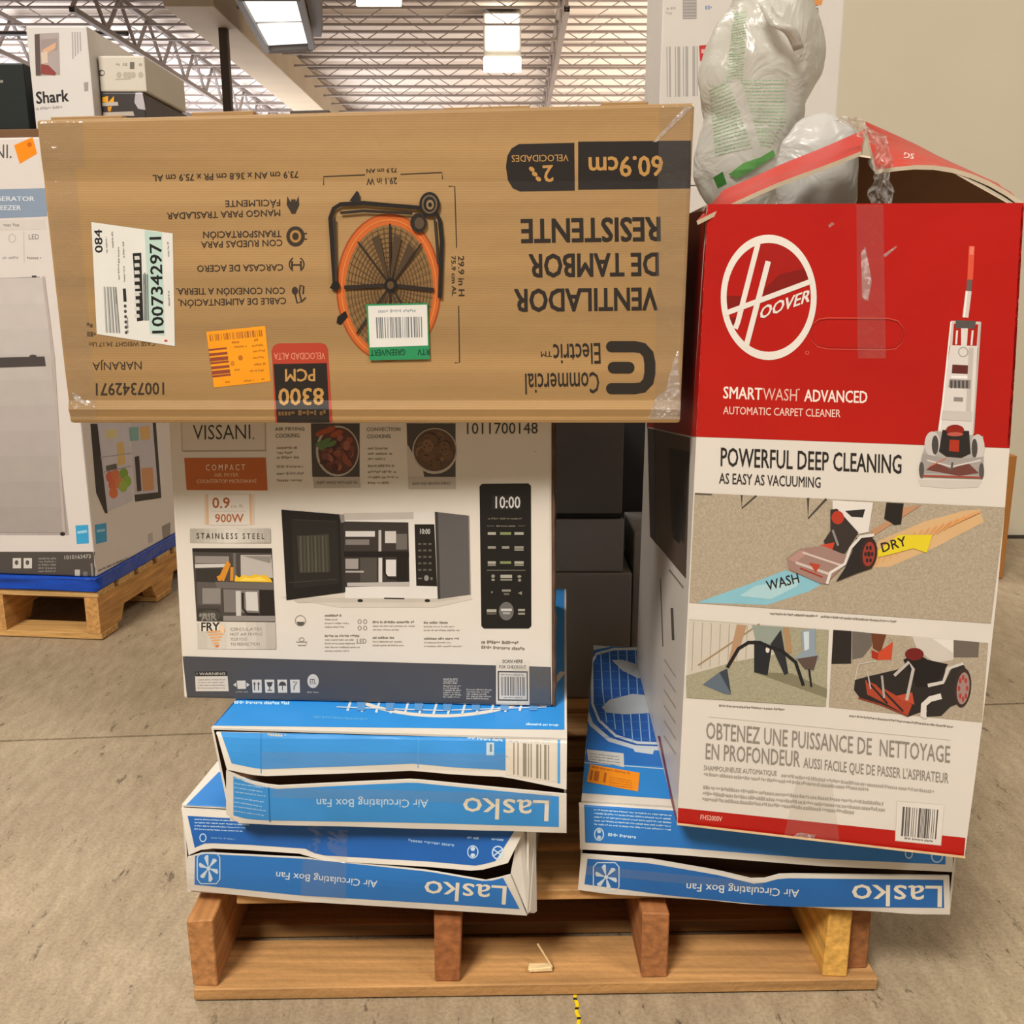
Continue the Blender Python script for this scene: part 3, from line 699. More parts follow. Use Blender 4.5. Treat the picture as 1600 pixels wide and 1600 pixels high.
    P.q((200, 900), (330, 905), (335, 1030), (205, 1025), '5A534D'); P.q((230, 935), (330, 935), (330, 1020), (232, 1020), '8A837C'); P.q((300, 900), (618, 905), (616, 945), (310, 935), '6A635D'); P.q((345, 940), (540, 945), (540, 1070), (350, 1065), '7A736C')
    P.q((412, 950), (440, 950), (442, 1085), (415, 1085), 'C8C2BA'); P.q((465, 955), (530, 955), (535, 1060), (470, 1055), 'CFC9C1'); P.q((540, 945), (618, 945), (625, 1095), (545, 1090), K); P.ln([(450, 960), (452, 1045), (475, 1075), (540, 1078)], 12, K)
    P.poly([(200, 1045), (320, 1045), (345, 1115), (205, 1113)], '3A352F'); P.q((345, 1085), (625, 1085), (627, 1115), (345, 1113), '8F8881')
    for (a, b) in (((320, 895), (372, 790)), ((340, 895), (378, 800)), ((312, 880), (352, 860)), ((390, 895), (392, 820))): P.ln([a, b], 17, 'D08A2C'); 
    P.poly([(405, 898), (412, 862), (430, 878), (455, 860), (480, 872), (520, 858), (545, 868), (570, 860), (602, 885), (612, 903)], 'E8B92E'); P.poly([(430, 895), (460, 876), (500, 882), (540, 872), (590, 895)], 'F2D057')
    P.ell(270, 1085, 62, 30, '4A4640', 20); P.fine((215, 1090), (320, 1090), 24, '8B857C', 4); P.end()
    P.begin('frying_caption'); P.grad((202, 1125), (205, 1266), (420, 1266), (415, 1123), 'C2B9AB', 'DDD4C6', 4); P.grad((415, 1123), (420, 1266), (632, 1266), (628, 1121), 'DDD4C6', 'B5ACA0', 4)
    P.poly([(215, 1118), (320, 1118), (322, 1172), (217, 1172)], 'DDD5C8'); P.tx('AIR', (225, 1112), (310, 1110), 40, '8B857C', .02); P.tx('FRY', (225, 1168), (325, 1167), 46, '2E2924', .02)
    for i in range(6): w = 48-i*8; P.ln([(305-w, 1172+i*16), (305+w, 1168+i*16)], 9, 'E0A36C')
    P.poly([(325, 1125), (350, 1150), (348, 1185), (330, 1172)], 'EBC9A0'); P.poly([(298, 1245), (325, 1243), (312, 1260)], 'D0762C')
    for i, s in enumerate(('CIRCULATES', 'HOT AIR FRYING', 'YOUR FOOD', 'TO PERFECTION')): P.tx(s, (383, 1166+i*27), (505+(50, 52, -10, 38)[i]-(0, 0, 20, 0)[i], 1165+i*27), 16, '8B8274')
    P.end()
    # top middle columns
    P.begin('cooking_print'); P.tx('AIR FRYING', (625, 80), (785, 79), 18, GY, .012); P.tx('COOKING', (628, 118), (758, 116), 21, GY, .012)
    for i, (y, x) in enumerate(((180, 748), (207, 722), (233, 756), (282, 782), (320, 782), (357, 776))): P.fine((635, y), (x, y-1), 14, '9A8F7F', i)
    P.fr(560, 650, 3.478); P.tx('CONVECTION', (45, 82), (228, 81), 19, GY, .012); P.tx('COOKING', (48, 121), (175, 120), 20, GY, .012)
    for i, (y, x) in enumerate(((183, 168), (212, 190), (240, 150), (278, 200), (310, 208), (340, 215), (370, 165))): P.fine((52, y), (x, y-1), 13, '9A8F7F', 20+i)
    P.tx('1011700148', (590, 98), (975, 95), 60, '3F3A33', .004); P.fine((958, 196), (975, 196), 8, 'A79B8B', 2); P.end()
    P.begin('chicken_photo'); P.fr(250, 650, 3.478); R = random.Random(3)
    P.q((820, 40), (1085, 40), (1085, 330), (828, 330), '4A423B'); P.ell(965, 190, 118, 138, 'B5ADA2', 30); P.ell(968, 190, 108, 128, '5A3528', 30)
    for i in range(38):
        a = R.uniform(0, 6.28); q = R.uniform(0, .9); P.ell(965+100*q*math.cos(a), 200+112*q*math.sin(a), R.uniform(14, 30), R.uniform(10, 20), R.choice(('6E3A2C', '8A4A38', '4E2A22', '9A5A48', '74463A')), 9, R.uniform(0, 3))
    for p in ((880, 90), (920, 75), (960, 95)): P.ell(*p, 38, 16, 'A04A2C', 12, -.4)
    for p in ((870, 150), (905, 135), (935, 150), (890, 165)): P.ell(*p, 30, 14, '5E7A4A', 10, -.5)
    P.q((830, 332), (1087, 330), (1090, 390), (836, 392), 'BBB0A1'); P.tx('CRISPY WINGS WITH LESS OIL', (848, 370), (1075, 368), 15, '4A443C', .006); P.end()
    P.begin('cookie_photo'); P.fr(560, 650, 3.478)
    P.q((262, 40), (528, 40), (528, 330), (270, 330), '4B443E'); P.poly([(264, 150), (300, 210), (350, 290), (358, 330), (270, 330)], 'C5B9AB'); P.ell(415, 190, 122, 125, 'BDB2A4', 30); P.ell(415, 185, 115, 115, '5E4634', 30)
    for i in range(26):
        a = R.uniform(0, 6.28); q = R.uniform(0, .72); x = 415+110*q*math.cos(a); y = 185+110*q*math.sin(a); P.ell(x, y, 38, 32, R.choice(('6F5138', '7C5C40', '65492F', '866547')), 12, R.uniform(0, 3))
        for k in range(3): P.ell(x+R.uniform(-22, 22), y+R.uniform(-20, 20), 5, 5, '3B2A1E', 6)
    P.q((270, 332), (528, 331), (530, 397), (272, 398), 'BBB0A1'); P.tx('BAKE AND BROWN EVENLY', (295, 375), (505, 373), 15, '4A443C', .006); P.end()
    # product picture
    P.begin('microwave_picture'); P.fr(560, 650, 3.478)
    P.poly([(-420, 985), (-100, 1040), (420, 1040), (620, 995), (600, 960), (-300, 960)], 'CFC5B6'); P.poly([(-380, 985), (-330, 1015), (-240, 1012), (400, 1012), (560, 990)], 'C2B8A9')
    P.q((-82, 528), (415, 520), (430, 992), (-72, 990), 'DDD7CE'); P.q((-82, 528), (300, 522), (300, 560), (-80, 565), 'BDB5AB'); P.q((-85, 572), (272, 578), (278, 920), (-78, 930), '38322E')
    for (a, b, c) in (((-70, 625), (90, 655), 'CFC9C2'), ((-70, 670), (60, 700), '7A736D'), ((110, 620), (125, 735), 'B9B2AB'), ((145, 625), (205, 690), 'C5BEB6'), ((205, 640), (265, 725), '6A635D'), ((-70, 775), (0, 830), '9A938C'), ((10, 770), (100, 900), '4E4843'), ((110, 770), (130, 905), 'CFC9C2'), ((150, 780), (205, 870), 'D5CFC8'), ((210, 760), (270, 905), '1E1A17'), ((-70, 840), (30, 850), 'A8A19A')): P.r(*a, *b, c)
    P.q((-80, 735), (275, 735), (276, 765), (-80, 765), '1C1816'); P.q((-60, 905), (278, 900), (278, 925), (-60, 925), 'B5AEA6'); P.ln([(140, 770), (142, 850), (165, 882), (215, 885)], 9, '1C1816')
    P.q((305, 588), (413, 588), (428, 925), (315, 922), '201D1A'); P.tx('10:00', (335, 640), (390, 641), 28, 'CFCBC6', .01)
    for j in range(5):
        for i in range(3): P.r(325+i*28, 690+j*35, 342+i*28, 700+j*35, '5E5A50')
    P.ell(370, 880, 13, 16, '8A8680', 14); P.r(325, 878, 345, 886, '6E6A62'); P.r(392, 876, 404, 890, '6E6A62')
    P.q((416, 520), (598, 541), (606, 970), (434, 994), '5E5A58'); P.q((416, 520), (432, 522), (446, 990), (432, 994), '3C3836'); P.ln([(600, 541), (608, 970)], 5, '8E8882')
    for x in (10, 375): P.ell(x, 1003, 15, 9, '2A2623', 12)
    P.ln([(140, 990), (250, 992)], 7, '3A3632')
    P.fr(250, 650, 3.478); P.q((660, 508), (990, 535), (1003, 958), (688, 1000), '1D1A18'); P.q((715, 560), (965, 570), (975, 910), (730, 935), '26231F'); P.q((745, 652), (918, 640), (925, 845), (758, 852), '3D3A2F')
    for i in range(8): P.q((760+i*20, 650), (768+i*20, 649), (774+i*20, 848), (766+i*20, 849), '4A4638' if i % 2 else '55524A')
    P.ln([(700, 905), (965, 885)], 5, '3A3733'); P.ln([(724, 562), (960, 572)], 5, '35322E'); P.ln([(985, 545), (1000, 955)], 16, '2E2A28'); P.q((975, 535), (1000, 535), (1005, 575), (985, 580), '8A837D'); P.end()
    P.begin('feature_print'); c = '8F8678'
    P.ring(763, 1112, 30, 30, 4, c, 24); P.poly([(742, 1118), (785, 1118), (778, 1138), (750, 1138)], '5A544C'); P.ring(770, 1215, 15, 12, 4, c, 14); P.ln([(740, 1228), (800, 1228), (790, 1246), (750, 1246)], 5, c)
    for (x, y) in ((1080, 1105), (1110, 1105), (1080, 1140), (1110, 1140)): P.ring(x+5, y+12, 11, 13, 4, c, 12)
    P.tx('LED', (1070, 1236), (1122, 1236), 26, c, .008); P.fr(560, 650, 3.478)
    for (x0, y0, ls) in ((-182, 1090, (90, 70, 130, 105)), (-182, 1200, (190, 165, 175, 190, 130)), (78, 1125, (225, 230, 150)), (78, 1210, (120, 165, 170)), (355, 1128, (140, 175, 200)), (357, 1215, (190, 150, 210))):
        for i, w in enumerate(ls): P.fine((x0, y0+i*20), (x0+w, y0+i*20), 12 if i == 0 else 8, '7F7668' if i == 0 else 'A0978A', y0+i)
    P.fine((668, 1236), (885, 1240), 17, '7F7668', 2); P.fine((668, 1264), (915, 1273), 17, '8A8173', 3); P.end()
    P.begin('control_panel_picture'); R_ = 14
    P.poly([(658+R_, 368), (938-R_, 366), (938, 366+R_), (940, 1155-R_), (940-R_, 1155), (668+R_, 1155), (668, 1155-R_), (658, 368+R_)], '1B1917')
    P.q((725, 430), (885, 430), (885, 508), (727, 508), '2A2726'); P.tx('10:00', (745, 500), (880, 500), 62, 'D5D2D0', .012)
    P.fine((705, 562), (895, 562), 10, '6A665A', 2); P.ln([(698, 597), (738, 597)], 3, '6A665A'); P.ln([(868, 597), (905, 597)], 3, '6A665A'); P.fine((750, 601), (855, 601), 7, '8A8678', 3)
    G1, G2 = '8E8A7C', 'A6A294'
    for j, y in enumerate((640, 716, 798)):
        for i, x in enumerate((725, 800, 873)):
            w = (22, 30 if j != 1 else 20, 25)[i]; P.r(x-w, y-9, x+w, y+5, (G2, '7E8A5C', G2)[i] if j != 1 else G1)
            if (j == 1 and i == 2) or (j == 2 and i != 1): P.r(x-w, y+8, x+w, y+16, G1)
    P.ln([(698, 838), (908, 838)], 3, '7A7668'); P.ell(732, 870, 10, 10, G1, 10); P.ell(732, 890, 10, 7, G1, 10); P.r(772, 862, 835, 880, G2); P.r(772, 886, 835, 894, G1); P.ell(875, 872, 11, 8, G1, 10); P.ell(876, 892, 9, 8, G1, 10)
    P.r(780, 942, 828, 954, G1); P.r(790, 962, 820, 972, '6A665A'); P.r(722, 952, 729, 962, G1); P.poly([(868, 962), (888, 952), (888, 972)], G1)
    P.ell(804, 1060, 40, 50, '6A6764', 30); P.r(775, 1046, 834, 1060, 'C5C2BB'); P.r(785, 1066, 824, 1076, 'A8A59E'); P.r(698, 1050, 750, 1066, G2); P.r(698, 1072, 750, 1078, '6A665A'); P.r(868, 1048, 905, 1060, G2); P.r(868, 1068, 905, 1080, G1); P.end()
    a, b_ = c8[1], c8[2]; V = []; Fc = []; N = 40
    for i in range(N+1):
        p = a+(b_-a)*(i/N); w = .0055+.0022*noise.noise(Vector((i*.45, 0, 3)))
        V += [p+Vector((-.0005, .004, 0)), p+Vector((w*.6, .001, 0)), p+Vector((w, .006, 0)), p+Vector((.0004, .012, 0))]
    for i in range(N):
        for j in range(4): Fc.append((4*i+j, 4*i+4+j, 4*i+4+(j+1) % 4, 4*i+(j+1) % 4))
    Fc += [(0, 1, 2, 3), (4*N+3, 4*N+2, 4*N+1, 4*N)]
    mesh('worn_edge', V, Fc, mat('5E4636', .8, .4, (60, 60, 40), name='worn_board'), t, label='brown frayed corner edge')
    # wrap on the lower right corner
    P.begin('clear_wrap'); P.q((840, 1365), (1040, 1365), (1040, 1562), (860, 1562), '', TAPE); P.end()
microwave_box()
# ------------------------------------------------------------------ KRAFT DRUM FAN BOX
def kraft_box():
    Y = -.03; n = Vector((0, -1, 0)); q = [PY(56, 187, Y), PY(1086, 160, Y), PY(1063, 663, Y), PY(109, 661, Y)]
    zb = ZM+.001; q[2].z = zb; q[3].z = zb
    bk = Vector((0, .46, 0)); c8 = q+[v+bk for v in q]; c8[4].z = (c8[4].z+c8[5].z)/2-.004; c8[5].z = c8[4].z+.006
    t = thing('drum_fan_box', (c8[2]+c8[3]+c8[6]+c8[7])/4, 'long kraft cardboard drum fan box lying upside down across the microwave box', 'box')
    bm = hexbm(c8, .004, 2)
    for dz in (.008, .016, .026, .06, .11, .24, .262, .285):
        bmesh.ops.bisect_plane(bm, geom=bm.verts[:]+bm.edges[:]+bm.faces[:], plane_co=(0, 0, zb+dz), plane_no=(0, 0, 1))
    for v in bm.verts:                           # crushed fold along the bottom, faint dents across
        if v.co.y < Y+.002:
            dz = v.co.z-zb
            if abs(dz-.016) < .002: v.co.y -= .0022
            elif abs(dz-.026) < .002: v.co.y += .0012
            elif abs(dz-.262) < .002: v.co.y += .0014
    body = frombm('carton', bm, KRAFT, t)
    P = Print(body, t); B = '2E2823'; B2 = '3A3028'
    P.begin('headline_print'); P.fr(500, 150, 2.623)
    P.tx('VENTILADOR', (1383, 786), (795, 793), 90, B, .022); P.tx('DE TAMBOR', (1388, 643), (855, 650), 92, B, .022); P.tx('RESISTENTE', (1395, 497), (822, 506), 95, B, .022); P.end()
    P.begin('size_badge'); P.q((1058, 187), (1520, 183), (1518, 378), (1058, 384), '2A2522')
    P.poly([(1042, 192), (1044, 387), (820, 391), (790, 378), (770, 345), (762, 290), (768, 245), (785, 215), (815, 197)], '2A2522'); KC = 'B98C50'
    P.tx('60.9cm', (1405, 246), (1100, 252), 80, KC, .016); P.tx('VELOCIDADES', (1018, 240), (785, 243), 27, KC, .004); P.tx('2', (955, 284), (912, 286), 66, KC, .014)
    for (x, y) in ((868, 300), (895, 340), (880, 320)): P.ell(x, y, 13, 9, KC, 10, .6)
    P.end()
    P.begin('brand_logo'); P.tx('Electric', (1148, 1012), (955, 1018), 84, B, .006); P.tx('TM', (950, 1046), (905, 1047), 22, B, .006); P.tx('Commercial', (1143, 1132), (840, 1138), 84, B, .006)
    arc = [(1195, 1027), (1290, 1027), (1322, 1033), (1345, 1058), (1352, 1095), (1352, 1135), (1345, 1170), (1322, 1194), (1290, 1199), (1195, 1199)]
    P.ln(arc, 46, B, True); P.ln([(1203, 1113), (1265, 1113)], 48, B, True); P.end()
    P.begin('dimension_print'); w = 4
    for l in (((15, 365), (15, 330), (185, 323)), ((330, 321), (500, 313), (502, 340)), ((527, 370), (552, 370), (560, 622)), ((568, 860), (572, 1092), (552, 1093))): P.ln(l, w, B2)
    P.tx('29.1 in W', (315, 334), (190, 338), 26, B2, .012); P.tx('73.9 cm AN', (315, 295), (190, 299), 17, B2, .012); P.tx('29.9 in H', (566, 655), (568, 820), 24, B2, .012); P.tx('75.9 cm AL', (538, 655), (541, 820), 17, B2, .012); P.end()
    P.begin('fan_picture'); OR = 'C4622A'; OD = '9A4A20'; cx, cy = 282, 785; TA = '85663F'
    P.ell(cx, cy, 212, 300, OR, 48); P.ring(cx, cy, 216, 304, 7, OD, 48); P.ell(cx+2, cy+5, 180, 262, TA, 48); P.ring(cx+1, cy+3, 196, 282, 4, 'DA8446', 48)
    for k in range(11): f = .95-.075*k; P.ring(cx+2, cy+5, 180*f, 262*f, 2.2, '4A3826', 40)
    for k in range(44):
        a = 2*math.pi*k/44; P.ln([(cx+2+40*math.cos(a), cy+5+58*math.sin(a)), (cx+2+178*math.cos(a), cy+5+258*math.sin(a))], 2.2, '5A452E')
    for k in range(8):
        a = 2*math.pi*k/8+.02; P.ln([(cx+8, cy-10), (cx+2+184*math.cos(a), cy+5+266*math.sin(a))], 8 if k % 4 else 16, '2E261F')
    for a in (250, 285, 310, 60, 120): P.poly([(cx+5, cy), (cx+150*math.cos(math.radians(a-7)), cy+220*math.sin(math.radians(a-7))), (cx+150*math.cos(math.radians(a+6)), cy+220*math.sin(math.radians(a+6)))], '4C3B2A')
    P.ell(cx+8, cy-10, 26, 30, '1F1A16', 20); P.ell(cx+8, cy-10, 14, 16, '5A4630', 16)
    P.ln([(48, 790), (62, 770), (44, 500), (58, 462), (85, 445), (180, 440), (300, 450), (400, 458), (470, 468), (492, 510), (500, 600), (492, 828)], 17, '241E1A')
    P.ln([(85, 480), (180, 472), (380, 482)], 12, '2E2721'); P.ln([(62, 500), (68, 760)], 9, '3A322A'); P.ln([(470, 500), (485, 690)], 9, '3A322A')
    P.poly([(122, 432), (152, 390), (163, 400), (165, 440)], '241E1A'); P.ell(405, 520, 34, 40, '2A2420', 22); P.ell(408, 522, 20, 24, '564634', 18)
    P.ell(450, 445, 42, 50, '221D19', 26); P.ring(450, 445, 32, 38, 7, '6A573F', 24); P.ell(452, 447, 16, 20, '8A7150', 16); P.ell(452, 447, 8, 10, '221D19', 12)
    P.ell(66, 778, 18, 20, '1F1A16', 14); P.poly([(72, 905), (105, 880), (115, 905), (85, 938), (68, 930)], '1F1A16'); P.end()
    P.begin('green_tag', 'white barcode tag with green rim'); P.q((190, 853), (443, 848), (451, 1078), (204, 1083), '2C8A58'); P.q((198, 860), (439, 855), (443, 1022), (205, 1030), 'DDDAD2')
    P.bars((230, 907), (418, 904), (420, 988), (234, 993), '77787A', 26, .5, 12); P.fine((240, 888), (400, 885), 13, 'A5A7A8', 4); P.tx('RTV', (449, 1036), (400, 1037), 24, '123E28', .012); P.tx('GREEN/VERT', (350, 1037), (208, 1040), 24, '123E28', .012); P.end()
    P.begin('airflow_badge'); P.fr(50, 150, 2.909)
    P.poly([(1106, 1488), (1092, 1200), (1088, 1160), (1098, 1135), (1120, 1124), (1310, 1122), (1335, 1130), (1345, 1150), (1366, 1486)], 'B0402C'); P.poly([(1114, 1486), (1098, 1218), (1340, 1214), (1353, 1484)], '28221E')
    P.tx('VELOCIDAD ALTA', (1332, 1166), (1100, 1168), 30, 'D98A6C', .008); P.tx('PCM', (1287, 1240), (1150, 1242), 55, KC, .016); P.tx('8300', (1327, 1328), (1120, 1330), 75, KC, .016); P.fine((1120, 1452), (1340, 1450), 24, '7A5A38', 4); P.end()
    P.begin('feature_print')
    for (s, x0, y0, x1, y1) in (('73.9 cm AN x 36.8 cm PR x 75.9 cm AL', 1210, 342, 548, 359), ('MANGO PARA TRASLADAR', 1128, 516, 613, 531), ('FÁCILMENTE', 1128, 470, 878, 475), ('CON RUEDAS PARA', 1138, 652, 768, 662), ('TRANSPORTACIÓN', 1133, 611, 778, 616),
                                ('CARCASA DE ACERO', 1142, 764, 750, 770), ('CABLE DE ALIMENTACIÓN,', 1155, 916, 665, 926), ('CON CONEXIÓN A TIERRA.', 1150, 870, 655, 874)): P.tx(s, (x0, y0), (x1, y1), 29, B2, .008)
    P.poly([(1180, 535), (1197, 535), (1215, 495), (1212, 455), (1200, 480), (1175, 480), (1160, 455), (1158, 495)], B2); P.r(1178, 470, 1198, 500, B2)
    P.ell(1198, 638, 42, 46, B2, 24); P.ell(1198, 638, 26, 29, 'A87D44', 20); P.ell(1198, 638, 15, 17, B2, 16)
    for y in (625, 650): P.ln([(1236, y), (1250, y)], 5, B2)
    P.ring(1203, 765, 36, 36, 6, B2, 14, 120, 240); P.ring(1203, 765, 36, 36, 6, B2, 14, -60, 60); P.ln([(1182, 750), (1182, 785)], 8, B2); P.ln([(1222, 750), (1222, 785)], 8, B2); P.ln([(1182, 767), (1222, 767)], 6, B2)
    P.ell(1195, 885, 14, 18, B2, 14); P.ln([(1195, 895), (1205, 940), (1225, 935), (1215, 890), (1220, 860), (1235, 865), (1232, 900)], 7, B2); P.ln([(1225, 935), (1245, 915)], 6, B2)
    P.tx('NARANJA', (498, 1206), (275, 1211), 36, B2, .0); P.tx('1007342971', (600, 1302), (290, 1306), 54, B2, .008); P.tx('CASE WEIGHT 34.17 Lbs', (560, 1116), (258, 1120), 19, '5A4630', .006); P.fine((250, 1092), (300, 1094), 22, '5A4630', 3); P.fine((248, 1050), (285, 1052), 20, '5A4630', 5); P.end()
    P.begin('shipping_label', 'large white shipping label'); P.q((270, 573), (640, 625), (650, 1137), (295, 1082), 'DAD8D0'); P.q((512, 610), (592, 621), (604, 1090), (536, 1080), 'B4CDC2'); K = '1E1C1B'
    P.tx('1007342971', (600, 1078), (587, 640), 52, K, .014); P.tx('084', (322, 712), (318, 606), 34, K, .012); P.bars((326, 866), (384, 868), (402, 1078), (336, 1076), '7E7F7C', 9, .5, 3)
    P.q((458, 715), (497, 712), (507, 1020), (478, 1025), '232120')
    for i in range(9): P.q((466, 728+i*33), (488, 727+i*33), (491, 743+i*33), (468, 745+i*33), 'C9C7C0')
    P.q((462, 888), (497, 888), (498, 893), (462, 893), 'DAD8D0')
    P.ln([(420, 875), (424, 935)], 14, '2B2928')
    for i in range(6): P.ell(424+i, 955+i*24, 7, 8, '4A4846', 8)
    for i, (a, b) in enumerate(((372, 615), (345, 640), (422, 660), (400, 685), (400, 760), (425, 770), (440, 1000), (388, 870), (625, 655), (628, 880), (520, 800))): P.fine((a, b+75), (a-3, b), 8, '83827E', i)
    P.bars((505, 810), (528, 810), (532, 1020), (510, 1020), '5E6B68', 4, .5, 7); P.r(602, 1108, 616, 1117, 'C03A34'); P.end()
    P.begin('orange_sticker', 'orange clearance sticker'); P.q((792, 1072), (1060, 1045), (1085, 1297), (828, 1325), 'F09A1C')
    P.bars((806, 1085), (1045, 1062), (1048, 1092), (810, 1115), 'A5622A', 26, .5, 5)
    for i in range(7): P.q((802+i*3, 1150+i*20), (885+i*3, 1142+i*20), (886+i*3, 1150+i*20+(i % 3)*4), (803+i*3, 1159+i*20+(i % 3)*4), '8E4632')
    for (a, b, l) in ((1010, 1115, 20), (910, 1125, 35), (920, 1145, 60), (1000, 1140, 55), (1005, 1165, 60), (1005, 1195, 55), (1010, 1225, 60), (990, 1255, 70), (920, 1250, 30), (965, 1300, 50), (1045, 1292, 18), (880, 1305, 30)): P.fine((a, b), (a+l, b-4), 10, 'B46E1E', a)
    P.ell(948, 1190, 11, 12, 'B5681C', 10); P.ell(912, 1215, 10, 12, 'C67C20', 10); P.end()
    # clear tape on the corners and edges
    P.begin('clear_tape'); P.fr(0, 0, 1)
    P.q((60, 190), (130, 190), (132, 262), (68, 262), '', TAPE); P.q((70, 262), (118, 262), (152, 655), (112, 655), '', TAPE)
    P.q((1030, 165), (1084, 163), (1064, 655), (1022, 655), '', TAPE); P.end()
    P.begin('crumpled_tape'); P.poly([(1060, 545), (1064, 655), (1012, 655), (1025, 620), (1040, 610), (1050, 570)], '', WRAP); P.poly([(1020, 222), (1026, 222), (1082, 168), (1070, 166)], '', WRAP); P.poly([(112, 612), (120, 615), (138, 632), (136, 634), (116, 625)], '', WRAP); P.end()
    # raised lips on the top edge
    a, b = q[0], q[1]
    for (u0, u1, h) in ((.02, .13, .003), (.235, .33, .004), (.385, .445, .003), (.62, .75, .002), (.86, .93, .003)):
        p = a+(b-a)*u0; r = a+(b-a)*u1
        c = [p+Vector((0, .004, h)), r+Vector((0, .004, h)), r+Vector((0, .004, -.001)), p+Vector((0, .004, -.001))]
        frombm('torn_lip', hexbm(c+[v+Vector((0, .02, 0)) for v in c], .0008, 1), mat('4E463E', .5, .1, name='tape_dark') if u0 == .385 else KRAFT, t)
kraft_box()
# ------------------------------------------------------------------ CARPET CLEANER BOX
RED = 'B01911'
def cleaner_box():
    bl, br = PZ(1058, 1287, ZF+.002), PZ(1507, 1339, ZF+.002)
    c8 = front8(bl, br, (1106, 319), (1600, 317), .54, side=(.03, 1, 0))
    n = (br-bl).cross(Vector((0, 0, 1))).normalized(); bk = c8[7]-c8[3]
    t = thing('carpet_cleaner_box', (c8[2]+c8[3]+c8[6]+c8[7])/4, 'tall red and white carpet cleaner box, opened at the top', 'box')
    wm = mat('D9D1C6', .36, .03, (6, 6, 6), .06, 20, name='glossy_board'); rm = mat(RED, .33, .06, (9, 9, 9), .08, 22, name='red_board')
    bm = cup(hexbm(c8, 0), Vector((0, 0, -1)), .004, .075); e = (br-bl).normalized(); zl = bl.z; zh = c8[0].z
    for k in range(1, 8): bmesh.ops.bisect_plane(bm, geom=bm.verts[:]+bm.edges[:]+bm.faces[:], plane_co=(0, 0, zl+(zh-zl)*k/9), plane_no=(0, 0, 1))
    for v in bm.verts:                           # the long sides bow outwards a little
        tt = (v.co.z-zl)/(zh-zl)
        if (v.co-bl).dot(e) > .85*(br-bl).length: v.co += e*.009*math.sin(math.pi*min(1, max(0, tt)))
    body = frombm('carton', bm, [wm, KIN], t)
    tl, tr, _, _, btl, btr, _, _ = c8
    P = Print(body, t); rmP = rm
    P.begin('red_panel'); P.fr(0, 0, 1); e = 1
    P.q((1106, 319), (1606, 317), (1600, 701), (1080, 682), '', rm, n=10); P.q((1059.5, 1262), (1508.5, 1309), (1506, 1337), (1058.7, 1286), '', rm, n=8)
    P.tx('FH52000V', (1030+180/2.807, 1060+618/2.807), (1030+275/2.807, 1060+627/2.807), 7.5, 'E2B8A8', .01); P.end()
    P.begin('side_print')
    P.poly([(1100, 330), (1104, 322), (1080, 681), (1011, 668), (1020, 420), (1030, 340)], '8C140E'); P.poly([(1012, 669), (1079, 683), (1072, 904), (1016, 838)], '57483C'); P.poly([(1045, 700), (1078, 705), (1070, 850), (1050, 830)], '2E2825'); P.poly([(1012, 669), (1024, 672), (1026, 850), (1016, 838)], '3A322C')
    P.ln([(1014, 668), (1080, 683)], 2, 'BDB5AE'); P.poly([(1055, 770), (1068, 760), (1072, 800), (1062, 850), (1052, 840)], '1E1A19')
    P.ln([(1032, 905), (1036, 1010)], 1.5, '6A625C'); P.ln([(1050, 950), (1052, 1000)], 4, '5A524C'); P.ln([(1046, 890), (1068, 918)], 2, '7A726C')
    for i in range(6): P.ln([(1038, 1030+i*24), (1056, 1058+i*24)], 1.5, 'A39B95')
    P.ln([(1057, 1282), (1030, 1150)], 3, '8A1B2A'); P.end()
    # logo
    P.begin('brand_logo'); P.fr(1060, 280, 2.963); LW = 'E0D8CE'; DR = '7E130C'
    P.poly([(360, 300), (470, 300), (540, 345), (590, 410), (608, 462), (395, 540)], '9E150D'); P.poly([(470, 440), (590, 412), (608, 462), (395, 540), (400, 505)], DR); P.poly([(225, 600), (225, 540), (300, 540), (285, 585)], DR); P.poly([(232, 640), (290, 640), (262, 690)], DR); P.poly([(350, 640), (372, 650), (330, 760)], '9E150D')
    P.ring(418, 547, 222, 290, 27, LW, 64, wy=38)
    P.ln([(368, 300), (275, 662), (263, 692)], 24, LW); P.ln([(416, 380), (312, 780)], 25, LW); P.ln([(215, 622), (616, 472)], 24, LW)
    P.tx('OOVER', (372, 650), (606, 565), 60, LW, .02, up=(.22, -.97)); P.ring(596, 803, 9, 9, 2.5, 'D06A5A', 14); P.end()
    P.begin('handle_slot'); lt = 'D0483A'; dk = '8A120B'
    for (k, w, c) in ((0, 5, lt), (5, 4, dk)):
        P.ln([(690, 642+k), (970, 644+k), (1015, 655+k), (1040, 690+k*.5), (1044, 715), (1035, 755-k*.5), (1005, 785-k), (960, 790-k), (690, 786-k), (645, 775-k), (618, 745-k*.5), (610, 712), (620, 675+k*.5), (650, 648+k), (690, 642+k)], w, c)
    P.end()
    P.begin('headline_print')
    P.tx('SMART', (207, 1014), (387, 1021), 54, 'EBDCD0', .014); P.tx('WASH', (390, 1021), (548, 1027), 54, 'DDB4A6', -.004); P.tx('ADVANCED', (582, 1028), (874, 1036), 54, 'EBDCD0', .014); P.tx('AUTOMATIC CARPET CLEANER', (207, 1087), (750, 1102), 35, 'E3C0B2', .008); P.fine((552, 976), (568, 977), 8, 'DDB4A6', 2)
    P.tx('POWERFUL DEEP CLEANING', (195, 1327), (1032, 1362), 84, '2B2724', .012, up=(0.02, -1)); P.tx('AS EASY AS VACUUMING', (188, 1408), (658, 1428), 48, '35302C', .010, up=(.02, -1)); P.end()
    P.begin('cleaner_picture')
